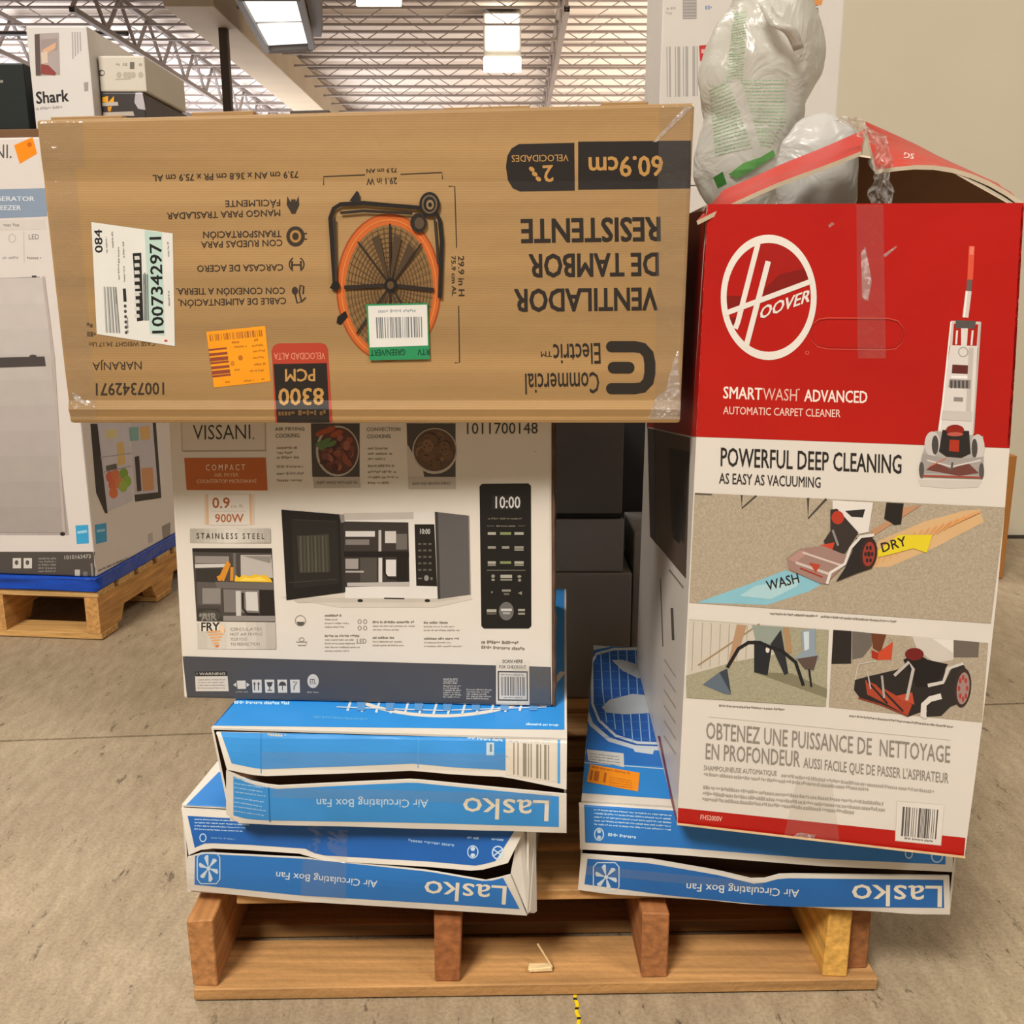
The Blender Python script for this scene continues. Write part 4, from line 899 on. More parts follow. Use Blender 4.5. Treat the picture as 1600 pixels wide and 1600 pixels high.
    P.ln([(1358, 310), (1350, 465)], 26, 'D8553C'); P.ln([(1360, 312), (1356, 350)], 18, 'E27A66'); P.ln([(1348, 465), (1344, 518)], 24, '6A5A56'); P.ln([(1343, 518), (1328, 640)], 28, 'CFC5BE'); P.ln([(1335, 520), (1322, 640)], 8, 'EDE6DF')
    P.q((1262, 655), (1400, 660), (1392, 780), (1250, 770), 'C9BDB6'); P.q((1275, 668), (1388, 672), (1380, 775), (1268, 768), 'A81E14'); P.q((1282, 652), (1378, 656), (1370, 692), (1285, 690), '55504E'); P.q((1308, 690), (1340, 690), (1335, 770), (1308, 770), 'D9D2CB'); P.ln([(1290, 700), (1285, 765)], 9, 'DDD6CF'); P.ln([(1362, 700), (1356, 768)], 9, 'DDD6CF')
    P.poly([(1258, 768), (1385, 772), (1362, 1185), (1200, 1170)], 'D6CFC8'); P.ln([(1262, 660), (1210, 1160)], 7, 'EEE8E2'); P.ln([(1398, 662), (1364, 1180)], 7, 'B9AFA8'); P.ring(1318, 800, 24, 24, 5, 'A59D96', 20); P.q((1268, 858), (1352, 862), (1350, 902), (1265, 898), '5E2A26'); P.ln([(1262, 915), (1348, 918)], 9, 'F0EBE6'); P.ln([(1355, 780), (1340, 1100)], 22, 'BDB4AC')
    P.q((1255, 925), (1352, 930), (1350, 970), (1250, 962), '8A837D')
    for i in range(5): P.r(1258+i*18, 932, 1268+i*18, 966, '4E4A47')
    P.q((1275, 1008), (1318, 1010), (1316, 1030), (1273, 1028), '8A837D'); P.q((1222, 1070), (1360, 1076), (1358, 1120), (1216, 1112), 'C5BDB6')
    P.poly([(1165, 1178), (1190, 1165), (1410, 1190), (1412, 1360), (1400, 1385), (1120, 1370), (1112, 1345), (1130, 1270)], 'A9A29B'); P.ell(1175, 1225, 36, 58, 'C6BFB8', 20); P.ell(1385, 1240, 32, 60, 'C6BFB8', 20); P.ell(1188, 1230, 16, 45, '4A4542', 14); P.ell(1370, 1245, 14, 45, '4A4542', 14)
    P.poly([(1222, 1160), (1345, 1165), (1352, 1270), (1310, 1290), (1240, 1285), (1205, 1260)], '2B2725'); P.ell(1280, 1160, 42, 24, '8A2418', 18); P.ell(1280, 1180, 38, 10, 'B5584A', 14); P.q((1255, 1205), (1300, 1208), (1298, 1262), (1252, 1258), 'A83420')
    P.poly([(1130, 1270), (1235, 1290), (1325, 1290), (1412, 1285), (1412, 1370), (1115, 1355)], '9F9791'); P.poly([(1145, 1345), (1190, 1310), (1260, 1340), (1340, 1312), (1390, 1360), (1300, 1372)], '6E4038'); P.ln([(1150, 1300), (1265, 1330), (1400, 1300)], 7, 'D0C9C3'); P.ln([(1160, 1330), (1240, 1290)], 5, 'C4705C'); P.ln([(1268, 1310), (1262, 1350)], 10, '5A5552'); P.ell(1125, 1345, 12, 38, '55504C', 12); P.ell(1402, 1350, 12, 38, '55504C', 12); P.ln([(1130, 1372), (1400, 1380)], 8, 'A04438')
    P.poly([(1110, 1392), (1405, 1396), (1390, 1425), (1260, 1432), (1120, 1420)], 'C9C1B8'); P.end()
    # carpet photo
    CP = mat('AA9C86', .55, .16, (420, 420, 420), name='printed_carpet'); CG = mat('A09A80', .55, .14, (420, 420, 420), name='printed_carpet_green')
    P.begin('wash_photo'); P.fr(1040, 740, 2.857)
    P.q((130, 85), (1515, 150), (1452, 668), (106, 575), '', CP, n=8); P.ln([(340, 95), (340, 155), (405, 98)], 9, '4A423A'); P.ln([(636, 108), (636, 200), (718, 112)], 11, '4A423A'); P.poly([(132, 86), (210, 90), (205, 97), (131, 94)], '5A5046')
    P.poly([(895, 420), (950, 300), (1150, 215), (1330, 165), (1400, 160), (1420, 215), (1200, 330), (1000, 415)], 'D2AC7C')
    for i in range(14): P.ln([(940+i*30, 410-i*16), (985+i*32, 300-i*10)], 7, 'D99A60')
    P.poly([(1060, 150), (1140, 140), (930, 275), (915, 255), (985, 215)], 'B98A66'); P.poly([(985, 128), (1062, 132), (1050, 225), (1020, 228), (975, 200)], '26221F')
    P.poly([(945, 345), (1040, 272), (1190, 272), (1165, 352), (1105, 332), (1000, 360), (948, 372)], 'DEC92C'); P.tx('DRY', (968, 350), (1078, 318), 40, '2A2622', .012, up=(-.25, -1))
    P.poly([(535, 430), (700, 490), (640, 525), (455, 585), (140, 575), (380, 490)], '86BCCB'); P.poly([(330, 545), (400, 500), (590, 470), (590, 500), (470, 560)], 'A9CDD2'); P.tx('WASH', (455, 522), (598, 485), 42, '26221F', .012, up=(-.22, -1))
    P.poly([(745, 118), (925, 128), (905, 260), (860, 268), (800, 210), (745, 175)], 'DDD6CE'); P.poly([(800, 165), (890, 158), (880, 195), (830, 192)], '2E2A28'); P.poly([(735, 160), (765, 155), (860, 262), (800, 355), (720, 340), (705, 300), (735, 255)], '38302C'); P.ell(768, 195, 28, 30, 'B23A26', 18); P.ln([(745, 250), (770, 320)], 10, '8A8480')
    P.poly([(690, 318), (755, 305), (740, 352), (700, 345)], 'C4432A'); P.poly([(540, 375), (600, 335), (700, 320), (810, 365), (800, 405), (715, 490), (690, 488), (548, 425)], '9C7C72'); P.poly([(545, 380), (600, 340), (640, 350), (580, 395)], 'B08A7E'); P.ln([(580, 395), (740, 450)], 12, 'C9B8AE'); P.ln([(610, 350), (790, 410)], 9, 'CDBBB0'); P.ln([(600, 420), (700, 460)], 7, 'A03A2C'); P.poly([(640, 395), (690, 405), (670, 440)], 'B5432E')
    P.poly([(760, 480), (800, 420), (830, 350), (850, 285), (920, 278), (945, 330), (920, 420), (860, 440)], '2A2624'); P.ln([(720, 490), (735, 440), (800, 400), (825, 330), (870, 280), (930, 272)], 13, 'DAD3CB'); P.ell(905, 355, 38, 72, '3A2622', 26, .12); P.ell(906, 357, 27, 55, '9C3A30', 22, .12)
    for k in range(6): a = k*1.047; P.ell(906+15*math.cos(a), 357+32*math.sin(a), 6, 11, '2A2624', 8)
    P.ell(906, 357, 8, 13, '2A2624', 10); P.end()
    P.begin('caption_print'); P.fine((465, 628), (680, 640), 9, '7F776D', 1, .08); P.fine((692, 641), (1032, 664), 9, '7F776D', 2, .08); P.fine((238, 1040), (535, 1058), 10, '7F776D', 3, .08); P.fr(1030, 1060, 2.807); P.fine((833, 168), (1295, 218), 10, '7F776D', 4, .08); P.ln([(215, 168), (1278, 270)], 1.6, 'B5ADA2'); P.end()
    P.begin('stairs_photo'); P.fr(1040, 740, 2.857)
    P.q((105, 650), (728, 697), (715, 1038), (92, 998), '', CG, n=6); P.poly([(105, 652), (520, 682), (520, 800), (300, 840), (95, 905)], 'C8BFAF')
    for i in range(10): P.ln([(125+i*40, 660+i*3), (118+i*40, 880-i*9)], 4, 'A8A090')
    P.ln([(145, 855), (420, 670)], 7, '9A8060'); P.poly([(92, 900), (300, 845), (470, 835), (720, 940), (715, 1038), (92, 998)], '', CG); P.poly([(390, 885), (560, 890), (720, 960), (718, 1000)], '7E7860')
    P.poly([(385, 675), (520, 683), (525, 705), (470, 780), (400, 740)], '8F978C'); P.poly([(395, 742), (475, 768), (455, 900), (395, 885)], '23262A'); P.poly([(468, 760), (515, 695), (548, 890), (530, 898)], '2A2D30'); P.poly([(318, 672), (362, 676), (330, 780), (300, 850), (280, 840)], 'B08C6C'); P.poly([(525, 685), (550, 688), (565, 800), (540, 800)], 'A8845F'); P.ell(455, 785, 9, 14, 'D9D1C6', 10)
    P.ln([(275, 865), (325, 780), (370, 752), (420, 752), (465, 772), (520, 790), (580, 840), (615, 945)], 15, '1E1E20'); P.poly([(165, 940), (240, 885), (275, 870), (292, 985), (265, 982)], '5E6A76'); P.poly([(240, 885), (275, 868), (292, 980)], '3A424A')
    P.poly([(605, 700), (670, 690), (668, 800), (685, 815), (650, 880), (610, 850), (580, 820), (612, 790)], '8A98A2'); P.poly([(615, 705), (640, 702), (640, 780), (620, 790)], 'C5D0D6'); P.poly([(585, 825), (680, 810), (660, 875), (620, 870)], '5A4A42'); P.ln([(640, 870), (650, 950)], 9, '1E1E20'); P.end()
    P.begin('nozzle_photo'); P.q((748, 697), (1440, 756), (1412, 1110), (728, 1042), '', CP, n=6); P.poly([(748, 697), (830, 702), (828, 848), (740, 850)], '2A2522'); P.poly([(832, 703), (925, 712), (920, 770), (880, 820), (832, 830)], '6A625A'); P.poly([(1285, 742), (1400, 752), (1395, 820), (1285, 820)], '6A6056'); P.poly([(1100, 725), (1285, 742), (1285, 830), (1200, 845), (1120, 780)], 'C9C0B5'); P.poly([(1190, 735), (1285, 742), (1283, 800)], 'DDD5CB')
    P.poly([(918, 712), (985, 718), (960, 800), (925, 780)], '6A3A24'); P.poly([(945, 800), (1015, 750), (1008, 830), (940, 832)], 'C4482C'); P.poly([(918, 785), (950, 800), (945, 830), (920, 822)], 'A02E1E'); P.poly([(740, 850), (860, 848), (900, 1000), (735, 1010)], '', CP)
    P.poly([(845, 920), (900, 905), (1050, 870), (1080, 830), (1250, 850), (1240, 960), (1300, 980), (1260, 1040), (1150, 1060), (1080, 1085), (960, 1030), (870, 1005), (840, 965)], '2A2523'); P.poly([(1060, 830), (1120, 800), (1170, 830), (1260, 850), (1200, 950), (1120, 950)], '1F1B1A'); P.ell(1110, 805, 42, 28, '6E1E1C', 18)
    P.poly([(890, 920), (960, 950), (1100, 1030), (1080, 1080), (990, 1030), (900, 985)], 'A8432C'); P.ln([(900, 925), (990, 1025)], 9, '2A2523'); P.ln([(930, 925), (1060, 1060)], 9, '2A2523'); P.poly([(1030, 990), (1100, 975), (1110, 1030), (1050, 1010)], 'B84A30'); P.ln([(860, 1000), (960, 1030), (1080, 1080)], 7, '8A3A2A')
    P.ln([(1020, 900), (1085, 840), (1105, 870), (1075, 1010)], 14, 'B9B1A8'); P.ln([(965, 900), (975, 1000)], 10, 'A8A098'); P.ln([(900, 880), (915, 960)], 6, 'B5ADA4'); P.ln([(845, 920), (860, 850), (940, 835)], 4, 'CFC7BC'); P.ln([(1170, 945), (1240, 930), (1260, 870), (1330, 848)], 16, 'C9C1B7')
    P.poly([(1230, 960), (1275, 870), (1330, 852), (1355, 900), (1345, 1010), (1270, 1040), (1230, 1080), (1150, 1085)], '2E2A27'); P.ell(1325, 955, 38, 88, '3A2B28', 28, .1); P.ell(1327, 957, 28, 72, '9C8078', 24, .1)
    for k in range(8): a = k*.785; P.ell(1327+18*math.cos(a), 957+48*math.sin(a), 6, 13, 'A83C36', 8)
    P.ln([(1150, 1085), (1152, 1030), (1180, 1005), (1230, 992)], 26, 'D5CEC5'); P.ln([(1148, 1086), (1165, 1086)], 10, 'D5CEC5'); P.end()
    # french text
    P.begin('lower_print'); P.fr(1030, 1060, 2.807); g = '8C8479'
    P.tx('OBTENEZ UNE PUISSANCE DE  NETTOYAGE', (205, 263), (1275, 369), 72, g, .006, up=(.03, -1)); P.tx('EN PROFONDEUR', (203, 352), (617, 387), 68, g, .006, up=(.03, -1)); P.tx("AUSSI FACILE QUE DE PASSER L'ASPIRATEUR", (632, 390), (1268, 459), 44, g, .008, up=(.03, -1)); P.tx('SHAMPOUINEUSE AUTOMATIQUE', (195, 401), (515, 426), 21, '938B80', .006, up=(.03, -1))
    for i, (x0, y0, x1, y1) in enumerate(((535, 430, 1205, 502), (195, 424, 925, 492), (192, 482, 985, 555), (190, 508, 995, 582), (188, 532, 855, 592))): P.fine((x0, y0), (x1, y1), 14, 'A9A196', 30+i, .1)
    P.end()
    P.begin('barcode_label', 'white barcode panel'); P.q((1040, 535), (1252, 552), (1236, 733), (1034, 712), 'DDD5CA'); P.ln([(1042, 537), (1250, 554), (1234, 731), (1036, 710), (1042, 537)], 2, 'B9B0A5'); P.bars((1068, 562), (1224, 575), (1214, 705), (1060, 690), '57524E', 17, .55, 9); P.fine((1075, 704), (1205, 718), 9, '7A746D', 3); P.end()
    # clear tape down the front
    P.begin('clear_tape'); P.fr(0, 0, 1); P.q((1338, 320), (1380, 320), (1384, 560), (1340, 560), '', TAPE); P.q((1245, 1215), (1300, 1222), (1312, 1316), (1225, 1306), '', TAPE); P.end()
    P.begin('crumpled_tape'); P.poly([(1345, 395), (1352, 385), (1362, 440), (1356, 470), (1347, 465)], '', WRAP); P.poly([(1380, 398), (1400, 384), (1401, 387), (1383, 402)], '', WRAP); P.poly([(1294, 352), (1300, 347), (1304, 350), (1296, 356)], '', WRAP); P.poly([(1235, 1308), (1250, 1300), (1275, 1304), (1270, 1311)], '', WRAP); P.end()
    # worn kraft lip showing along the bottom, bent corner
    V = []; N = 24
    for i in range(N+1):
        u = i/N; p = bl+(br-bl)*u; h = .004*max(0, math.sin(u*math.pi*1.0))*(1 if u < .7 else .4)
        V += [p+n*.003+Vector((0, 0, .003)), p+n*.0045+Vector((0, 0, .0008)), p+n*.001+Vector((0, 0, .0))]
    mesh('worn_edge', V, [(3*i+j, 3*i+3+j, 3*i+4+j, 3*i+1+j) for i in range(N) for j in range(2)], mat('B79A72', .8, .15, (40, 40, 40), name='worn_kraft'), t)
    # top flaps, tented and taped: red outside, brown board inside
    def flap(name, pts, mats=(rm, KIN), arch=.004):
        a, b, c, d = pts; N = 8; V = []; nn = (b-a).cross(d-a).normalized()
        if nn.z < 0: nn = -nn
        for s in (0, 1):
            for j in range(N+1):
                for i in range(N+1):
                    u, v = i/N, j/N; p = (a*(1-u)+b*u)*(1-v)+(d*(1-u)+c*u)*v
                    p = p+nn*(arch*math.sin(math.pi*u)*(1-v)+.003*noise.noise(p*14)) - nn*(.0045*s); V.append(p)
        M = (N+1)**2; Fc = []; mi = []
        for s in (0, 1):
            for j in range(N):
                for i in range(N):
                    k = s*M+j*(N+1)+i; f = (k, k+1, k+N+2, k+N+1); Fc.append(f); mi.append(0 if s == 0 else 1)
        for i in range(N):
            for (p, q_) in ((i, i+1), (M-N-1+i, M-N+i), (i*(N+1), (i+1)*(N+1)), (i*(N+1)+N, (i+1)*(N+1)+N)): Fc.append((p, q_, q_+M, p+M)); mi.append(2)
        o = mesh(name, V, Fc, [mats[0], mats[1], mat('C9B79C', .8, .1, name='board_edge')], t, mi, smooth=False); return o
    yf = tl.y
    A = [PY(1088, 344, yf-.004), PY(1346, 238, yf+.01), PY(1352, 202, yf+.10), PY(1130, 297, yf+.11)]
    flap('top_flap', A)
    yr = tr.y
    Bq = [PY(1602, 319, yr+.002), PY(1368, 268, yr+.10), PY(1352, 190, yr+.24), PY(1560, 288, yr+.33)]
    fl = flap('top_flap', Bq, arch=.019)
    yb_ = yf+.42
    flap('added_back_flap', [PY(1292, 322, yb_), PY(1585, 322, yb_), PY(1480, 262, yb_-.06), PY(1335, 240, yb_-.06)], (rm, KIN))  # flap added so the opening under the tented flaps turns dark
    P2 = Print(fl, fl); P2.begin('flap_print'); P2.fr(1000, 0, 2.667); P2.tx('DS', (1098, 658), (1140, 664), 22, 'E3C6BC', .012); P2.end()
    # crumpled tape column that holds the flaps together
    V = []; Fc = []; N = 26; K = 10; R = random.Random(5)
    for j in range(N+1):
        v = j/N; px = 1318+60*min(1, v*2.2) if v < .45 else 1378-2*(v-.45); py = 182+ (v/.45)**1.4*40 if v < .45 else 222+(v-.45)/.55*98
        wd = 20+6*math.sin(j*.9); 
        for i in range(K+1):
            u = i/K-.5; d = yf+.012-.016*v+R.uniform(-.008, .006); V.append(PY(px+u*wd*1.6+R.uniform(-2, 2), py+R.uniform(-3, 3)+abs(u)*10, d))
    for j in range(N):
        for i in range(K): k = j*(K+1)+i; Fc.append((k, k+1, k+K+2, k+K+1))
    mesh('crumpled_tape', V, Fc, WRAP, t)
    return c8, t
HB, HBT = cleaner_box()
# ------------------------------------------------------------------ PLASTIC BAGS
def film(name, c, trans):
    m = bpy.data.materials.new(name); m.use_nodes = True; nt = m.node_tree; N = nt.nodes; L = nt.links; b = N['Principled BSDF']; o = N['Material Output']
    b.inputs['Base Color'].default_value = lin(c)+(1,); b.inputs['Roughness'].default_value = .28
    tl = N.new('ShaderNodeBsdfTranslucent'); tl.inputs[0].default_value = lin(c)+(1,)
    tp = N.new('ShaderNodeBsdfTransparent')
    m1 = N.new('ShaderNodeMixShader'); m1.inputs[0].default_value = .4; L.new(b.outputs[0], m1.inputs[1]); L.new(tl.outputs[0], m1.inputs[2])
    m2 = N.new('ShaderNodeMixShader'); m2.inputs[0].default_value = trans; L.new(m1.outputs[0], m2.inputs[1]); L.new(tp.outputs[0], m2.inputs[2]); L.new(m2.outputs[0], o.inputs[0])
    tc = N.new('ShaderNodeTexCoord'); n = N.new('ShaderNodeTexNoise'); n.inputs['Scale'].default_value = 14; n.inputs['Detail'].default_value = 3; n.inputs['Distortion'].default_value = 1.5
    L.new(tc.outputs['Object'], n.inputs['Vector']); bp = N.new('ShaderNodeBump'); bp.inputs['Strength'].default_value = .4; bp.inputs['Distance'].default_value = .02
    L.new(n.outputs['Fac'], bp.inputs['Height']); L.new(bp.outputs[0], b.inputs['Normal']); return m
def bag_mesh(name, prof, Yc, thick, m, parent, nr=40, nv=50, amp=.011, seed=0, zmin=0):
    """prof: (y, xl, xr) rows of the outline in the frame; an oval bag with folds"""
    V = []; Fc = []
    ys = [p[0] for p in prof]
    def at(y):
        for a, b in zip(prof, prof[1:]):
            if y <= b[0]: k = (y-a[0])/(b[0]-a[0]); return a[1]+(b[1]-a[1])*k, a[2]+(b[2]-a[2])*k, a[3]+(b[3]-a[3])*k
        return prof[-1][1:]
    for j in range(nv+1):
        y = ys[0]+(ys[-1]-ys[0])*j/nv; xl, xr, th = at(y); L_ = PY(xl, y, Yc); R_ = PY(xr, y, Yc); c = (L_+R_)/2; rx = (R_.x-L_.x)/2
        for i in range(nr):
            a = 2*math.pi*i/nr; p = c+Vector((rx*math.cos(a), -thick*th*math.sin(a), 0))
            q = p*1.0; f = abs(noise.noise(Vector((q.x*16+seed+q.z*5, q.y*16, q.z*7))))*2.0-.5+.25*noise.noise(q*40)
            nrm = Vector((math.cos(a), -math.sin(a), .0)); p = p+nrm*amp*f*(.4+.6*th)+Vector((0, 0, .004*noise.noise(q*45)))
            p.z = max(p.z, zmin+.0005); V.append(p)
    for j in range(nv):
        for i in range(nr): k = j*nr; Fc.append((k+i, k+(i+1) % nr, k+nr+(i+1) % nr, k+nr+i))
    Fc.append(tuple(range(nr))[::-1]); Fc.append(tuple(range(nv*nr, (nv+1)*nr)))
    return mesh(name, V, Fc, m, parent, smooth=True)
def bags():
    g = film('white_film', 'DAD8CE', .12)
    b0 = PY(1165, 330, .24)
    zt_ = HB[0].z-.073
    t = thing('plastic_bag', (b0.x, .245, zt_), 'tall white plastic bag with green print standing in the opened red box', 'plastic bag')
    prof = [(-60, 1148, 1258, .5), (0, 1140, 1266, .7), (50, 1120, 1277, .9), (110, 1105, 1275, 1), (160, 1098, 1262, 1), (220, 1092, 1250, 1), (270, 1090, 1232, .95), (305, 1098, 1215, .8), (345, 1118, 1205, .6), (430, 1135, 1200, .4)]
    yb = [p for p in prof]
    bag = bag_mesh('bag_film', prof, .245, .066, g, t, zmin=zt_)
    P = Print(bag, t); G = '9DBE93'; G2 = '86AE7C'; P.begin('green_print'); P.fr(1000, 0, 2.667); P.STEP = .0001
    for i in range(26): P.fine((392+i*.2-i*1.5, 62+i*11), (445-i*.4, 50+i*11), 5, G if i % 2 else G2, i)
    for i in range(20):
        y = 345+i*14; P.fine((290+i*1.5, y+36), (372+i*5, y-2), 6, G if i % 3 else G2, 50+i)
        P.fine((425+i*4, y-4), (610-max(0, i-12)*9, y-6+i*.4), 6, G if i % 3 else G2, 80+i)
    P.poly([(305, 740), (345, 715), (362, 765), (325, 785)], '3E7A36'); P.poly([(370, 725), (430, 680), (500, 655), (550, 625), (560, 650), (480, 700), (400, 745)], '5E9650'); P.end()
    # folded handle
    V = []; Fc = []
    K = 16
    for i in range(K+1):
        u = i/K
        for s in (0, 1): px = 1185+u*55+s*(14+8*math.sin(u*3)); py = 5+u*78-s*6+10*math.sin(u*6); V.append(PY(px, py, .172-.012*math.sin(u*3.1)))
    for i in range(K): Fc.append((2*i, 2*i+1, 2*i+3, 2*i+2))
    h = mesh('bag_handle', V, Fc, g, t, smooth=True); md = h.modifiers.new('s', 'SOLIDIFY'); md.thickness = .0015
    g2 = film('white_film_small', 'DEDCD6', .1)
    t = thing('plastic_bag', (PY(1275, 260, .135).x, .135, zt_), 'small crumpled white plastic bag between the lifted flaps of the red box', 'plastic bag')
    prof = [(180, 1262, 1300, .3), (195, 1240, 1335, .6), (225, 1222, 1345, .9), (270, 1212, 1342, 1), (310, 1215, 1338, 1), (350, 1222, 1325, .85), (400, 1235, 1310, .7)]
    bag_mesh('bag_film', prof, .135, .034, g2, t, 36, 34, .006, 9, zmin=zt_)
bags()
# ------------------------------------------------------------------ THINGS BEHIND
def carton(name, c8, m, label, cat='box', group=None, bev=.004):
    t = thing(name, (c8[2]+c8[3]+c8[6]+c8[7])/4, label, cat, group)
    b = frombm('carton', hexbm(c8, bev, 2), m, t); return t, b
def yawbox(bl, br, zt, depth):
    n = (br-bl).cross(Vector((0, 0, 1))).normalized(); f = [Vector((bl.x, bl.y, zt)), Vector((br.x, br.y, zt)), br, bl]; return f+[v-n*depth for v in f]
def grey_cartons():
    Y = .66; z = PZ0; xs = []
    # three stacked behind the fan boxes, greys darkened to carry the gap's shade
    a = PY(800, 1000, Y).x; b = PY(985, 1000, Y).x
    z1 = PY(900, 895, Y).z; z2 = PY(900, 803, Y).z; z3 = PY(900, 672, Y).z
    carton('carton', box8(a, b, Y, Y+.2, z, z1-.001), mat('827F7A', .6, .08, (6, 6, 6), name='grey_board_a'), 'lowest grey carton, shade put into its colour, in the gap behind the fan box', group='grey cartons in the gap')
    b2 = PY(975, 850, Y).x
    carton('carton', box8(a, b2, Y+.005, Y+.2, z1, z2-.012), mat('7C7A77', .6, .08, (6, 6, 6), name='grey_board_b'), 'middle grey carton, shade put into its colour, of the stack in the gap', group='grey cartons in the gap')
    t, _ = carton('carton', box8(a, PY(974, 740, Y).x, Y+.004, Y+.2, z2-.001, z3+.03), mat('55524F', .6, .08, (6, 6, 6), name='grey_board_c'), 'topmost grey carton, shade put into its colour, of the stack in the gap', group='grey cartons in the gap')
    carton('gap_shade', box8(a+.005, b2-.003, Y+.012, Y+.19, z2-.0115, z2-.0015), mat('1E1C1B', .7, .05, name='gap_shade_black'), 'black strip standing in for the shaded gap between the two upper cartons', 'sheet')  # black filler: the shade of the open gap put in as a slab
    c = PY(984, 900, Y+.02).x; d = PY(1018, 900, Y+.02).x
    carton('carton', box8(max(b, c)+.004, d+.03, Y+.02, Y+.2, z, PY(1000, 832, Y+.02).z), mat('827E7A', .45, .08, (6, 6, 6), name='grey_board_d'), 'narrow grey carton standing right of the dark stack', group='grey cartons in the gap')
    # added black block further back, stands in for the dark void in the gap
    carton('carton', box8(PY(940, 700, Y+.24).x, PY(1090, 700, Y+.24).x, Y+.23, Y+.30, PZ0, PY(980, 560, Y+.24).z), mat('141211', .7, .05, name='void_black'), 'added black upright block standing in for the darkness at the very back of the gap')
grey_cartons()
def fridge_pile():
    C = PZ(160, 1001, 0); yaw = -math.radians(6)
    pt, ux, uy = back_pallet(C, yaw, .62, .75, 'light wooden pallet at the left under the fridge box')
    z0 = .138
    A = Vector((C.x, C.y, 0))
    def loc(x, y, z): return A+ux*x+uy*y+Vector((0, 0, z))
    def bx(x0, x1, y0, y1, za, zb): return [loc(p.x, p.y, p.z) for p in box8(x0, x1, y0, y1, za, zb)]
    # blue plastic sheet
    t = thing('plastic_sheet', loc(-.3, .35, z0), 'crumpled blue plastic sheet between pallet and fridge box', 'sheet')
    bm = hexbm(bx(-.615, .0, -.005, .72, z0+.001, z0+.036), 0); bmesh.ops.subdivide_edges(bm, edges=bm.edges[:], cuts=18, use_grid_fill=True)
    for v in bm.verts:
        k = noise.noise(v.co*22); e = noise.noise(v.co*Vector((9, 9, 60)))
        if v.co.z > z0+.003 and v.co.z < z0+.034: v.co += -uy*.006*e + ux*.006*k
        if v.co.z < z0+.02: v.co.z += 0
    frombm('sheet', bm, mat('1544A8', .3, .1, (20, 20, 60), .2, 40, name='blue_plastic'), t, smooth=True)
    zb = z0+.038; zt = 1.285
    wm = mat('D6CEC8', .4, .02, (4, 4, 4), .04, 16, name='fridge_board')
    t, b = carton('fridge_box', bx(-.62, -.005, .01, .72, zb, zt), wm, 'large white printed refrigerator box on the left pallet', bev=.005)
    P = Print(b, t); P.begin('door_picture')
    P.grad((-40, 436), (-40, 836), (108, 836), (62, 432), 'B9B0AC', 'A59C98', 3)
    P.grad((-30, 436), (70, 434), (104, 832), (-30, 832), 'C9C1BC', 'A09791', 10); P.ln([(68, 432), (84, 560), (100, 830)], 4, 'B5A8A0'); P.q((-20, 559), (70, 557), (72, 572), (-20, 575), '4A4442'); P.ell(52, 557, 6, 3, '4A4442', 10); P.ell(98, 834, 4, 3, '2A2624', 10); P.ln([(50, 432), (57, 432)], 3, '4A4644'); P.end()
    P.begin('header_print'); P.q((-20, 296), (72, 294), (74, 338), (-20, 342), '8797AA'); P.tx('REFRIGERATOR', (-40, 314), (54, 314), 7, 'D9DDE2', .01); P.tx('FREEZER', (-12, 328), (33, 328), 7, 'D9DDE2', .01); P.tx('NI.', (-8, 247), (18, 247), 21, '5A5450', 0)
    P.q((-20, 345), (70, 343), (71, 358), (-20, 360), 'CFC8C0'); P.tx('TITLE', (5, 354), (30, 354), 5, '8A8682') if False else P.fine((5, 354), (30, 354), 5, '9A9692', 1)
    P.tx('LED', (45, 374), (61, 374), 8, '8A8682', .004); P.ring(19, 372, 6, 7, 1.5, 'BDB6B0', 16); P.ln([(37, 362), (38, 410)], 1, 'C2BBB4'); P.fine((42, 405), (66, 405), 4, '9A9692', 5); P.fine((4, 405), (30, 404), 4, 'A8A4A0', 6); P.end()
    P.begin('interior_picture')
    P.poly([(141, 662), (152, 662), (168, 802), (164, 802), (150, 770)], '2E2A2A'); P.poly([(152, 660), (201, 660), (208, 782), (168, 800)], 'C5C0C6'); P.poly([(203, 658), (238, 656), (246, 770), (210, 774)], 'BDB8BE'); P.poly([(238, 656), (243, 655), (252, 778), (211, 784), (210, 773), (247, 769)], '34302F')
    for (x, y, c) in ((172, 745, 'C8604A'), (180, 742, 'CC7048'), (176, 757, 'D0663E'), (186, 755, 'CE7A50'), (177, 770, 'D4703C'), (193, 740, '7A9A3A'), (198, 752, '86A840'), (192, 760, '93AE48')): P.ell(x, y, 7, 9, c, 12)
    P.poly([(182, 692), (193, 690), (196, 725), (184, 728)], 'D2B070'); P.q((165, 728), (182, 724), (183, 734), (166, 737), '5A5450'); P.q((165, 672), (182, 670), (182, 684), (166, 686), 'D0C48A'); P.q((201, 668), (216, 667), (217, 688), (203, 689), '7FA79E'); P.q((218, 667), (234, 665), (235, 686), (220, 688), 'D0A66A'); P.q((210, 714), (217, 712), (221, 767), (214, 768), '3A2A2E'); P.q((220, 732), (238, 730), (241, 765), (223, 768), 'C68F62'); P.ln([(156, 715), (205, 708)], 1.5, '9A959A'); P.ln([(160, 738), (206, 728)], 1.5, '9A959A'); P.end()
    P.begin('energy_marks'); P.q((118, 821), (138, 820), (139, 849), (120, 850), '3AA0D0'); P.q((148, 820), (166, 817), (167, 846), (150, 850), '3A9ACB')
    for p in ((121, 832, 136, 830), (151, 830, 164, 828)): P.ln([p[:2], p[2:]], 4, '9ACBE2')
    P.end()
    P.begin('base_band'); P.poly([(-40, 862), (148, 862), (150, 920), (-40, 920)], '4E4844'); P.poly([(149, 862), (275, 812), (278, 870), (151, 920)], '46403C')
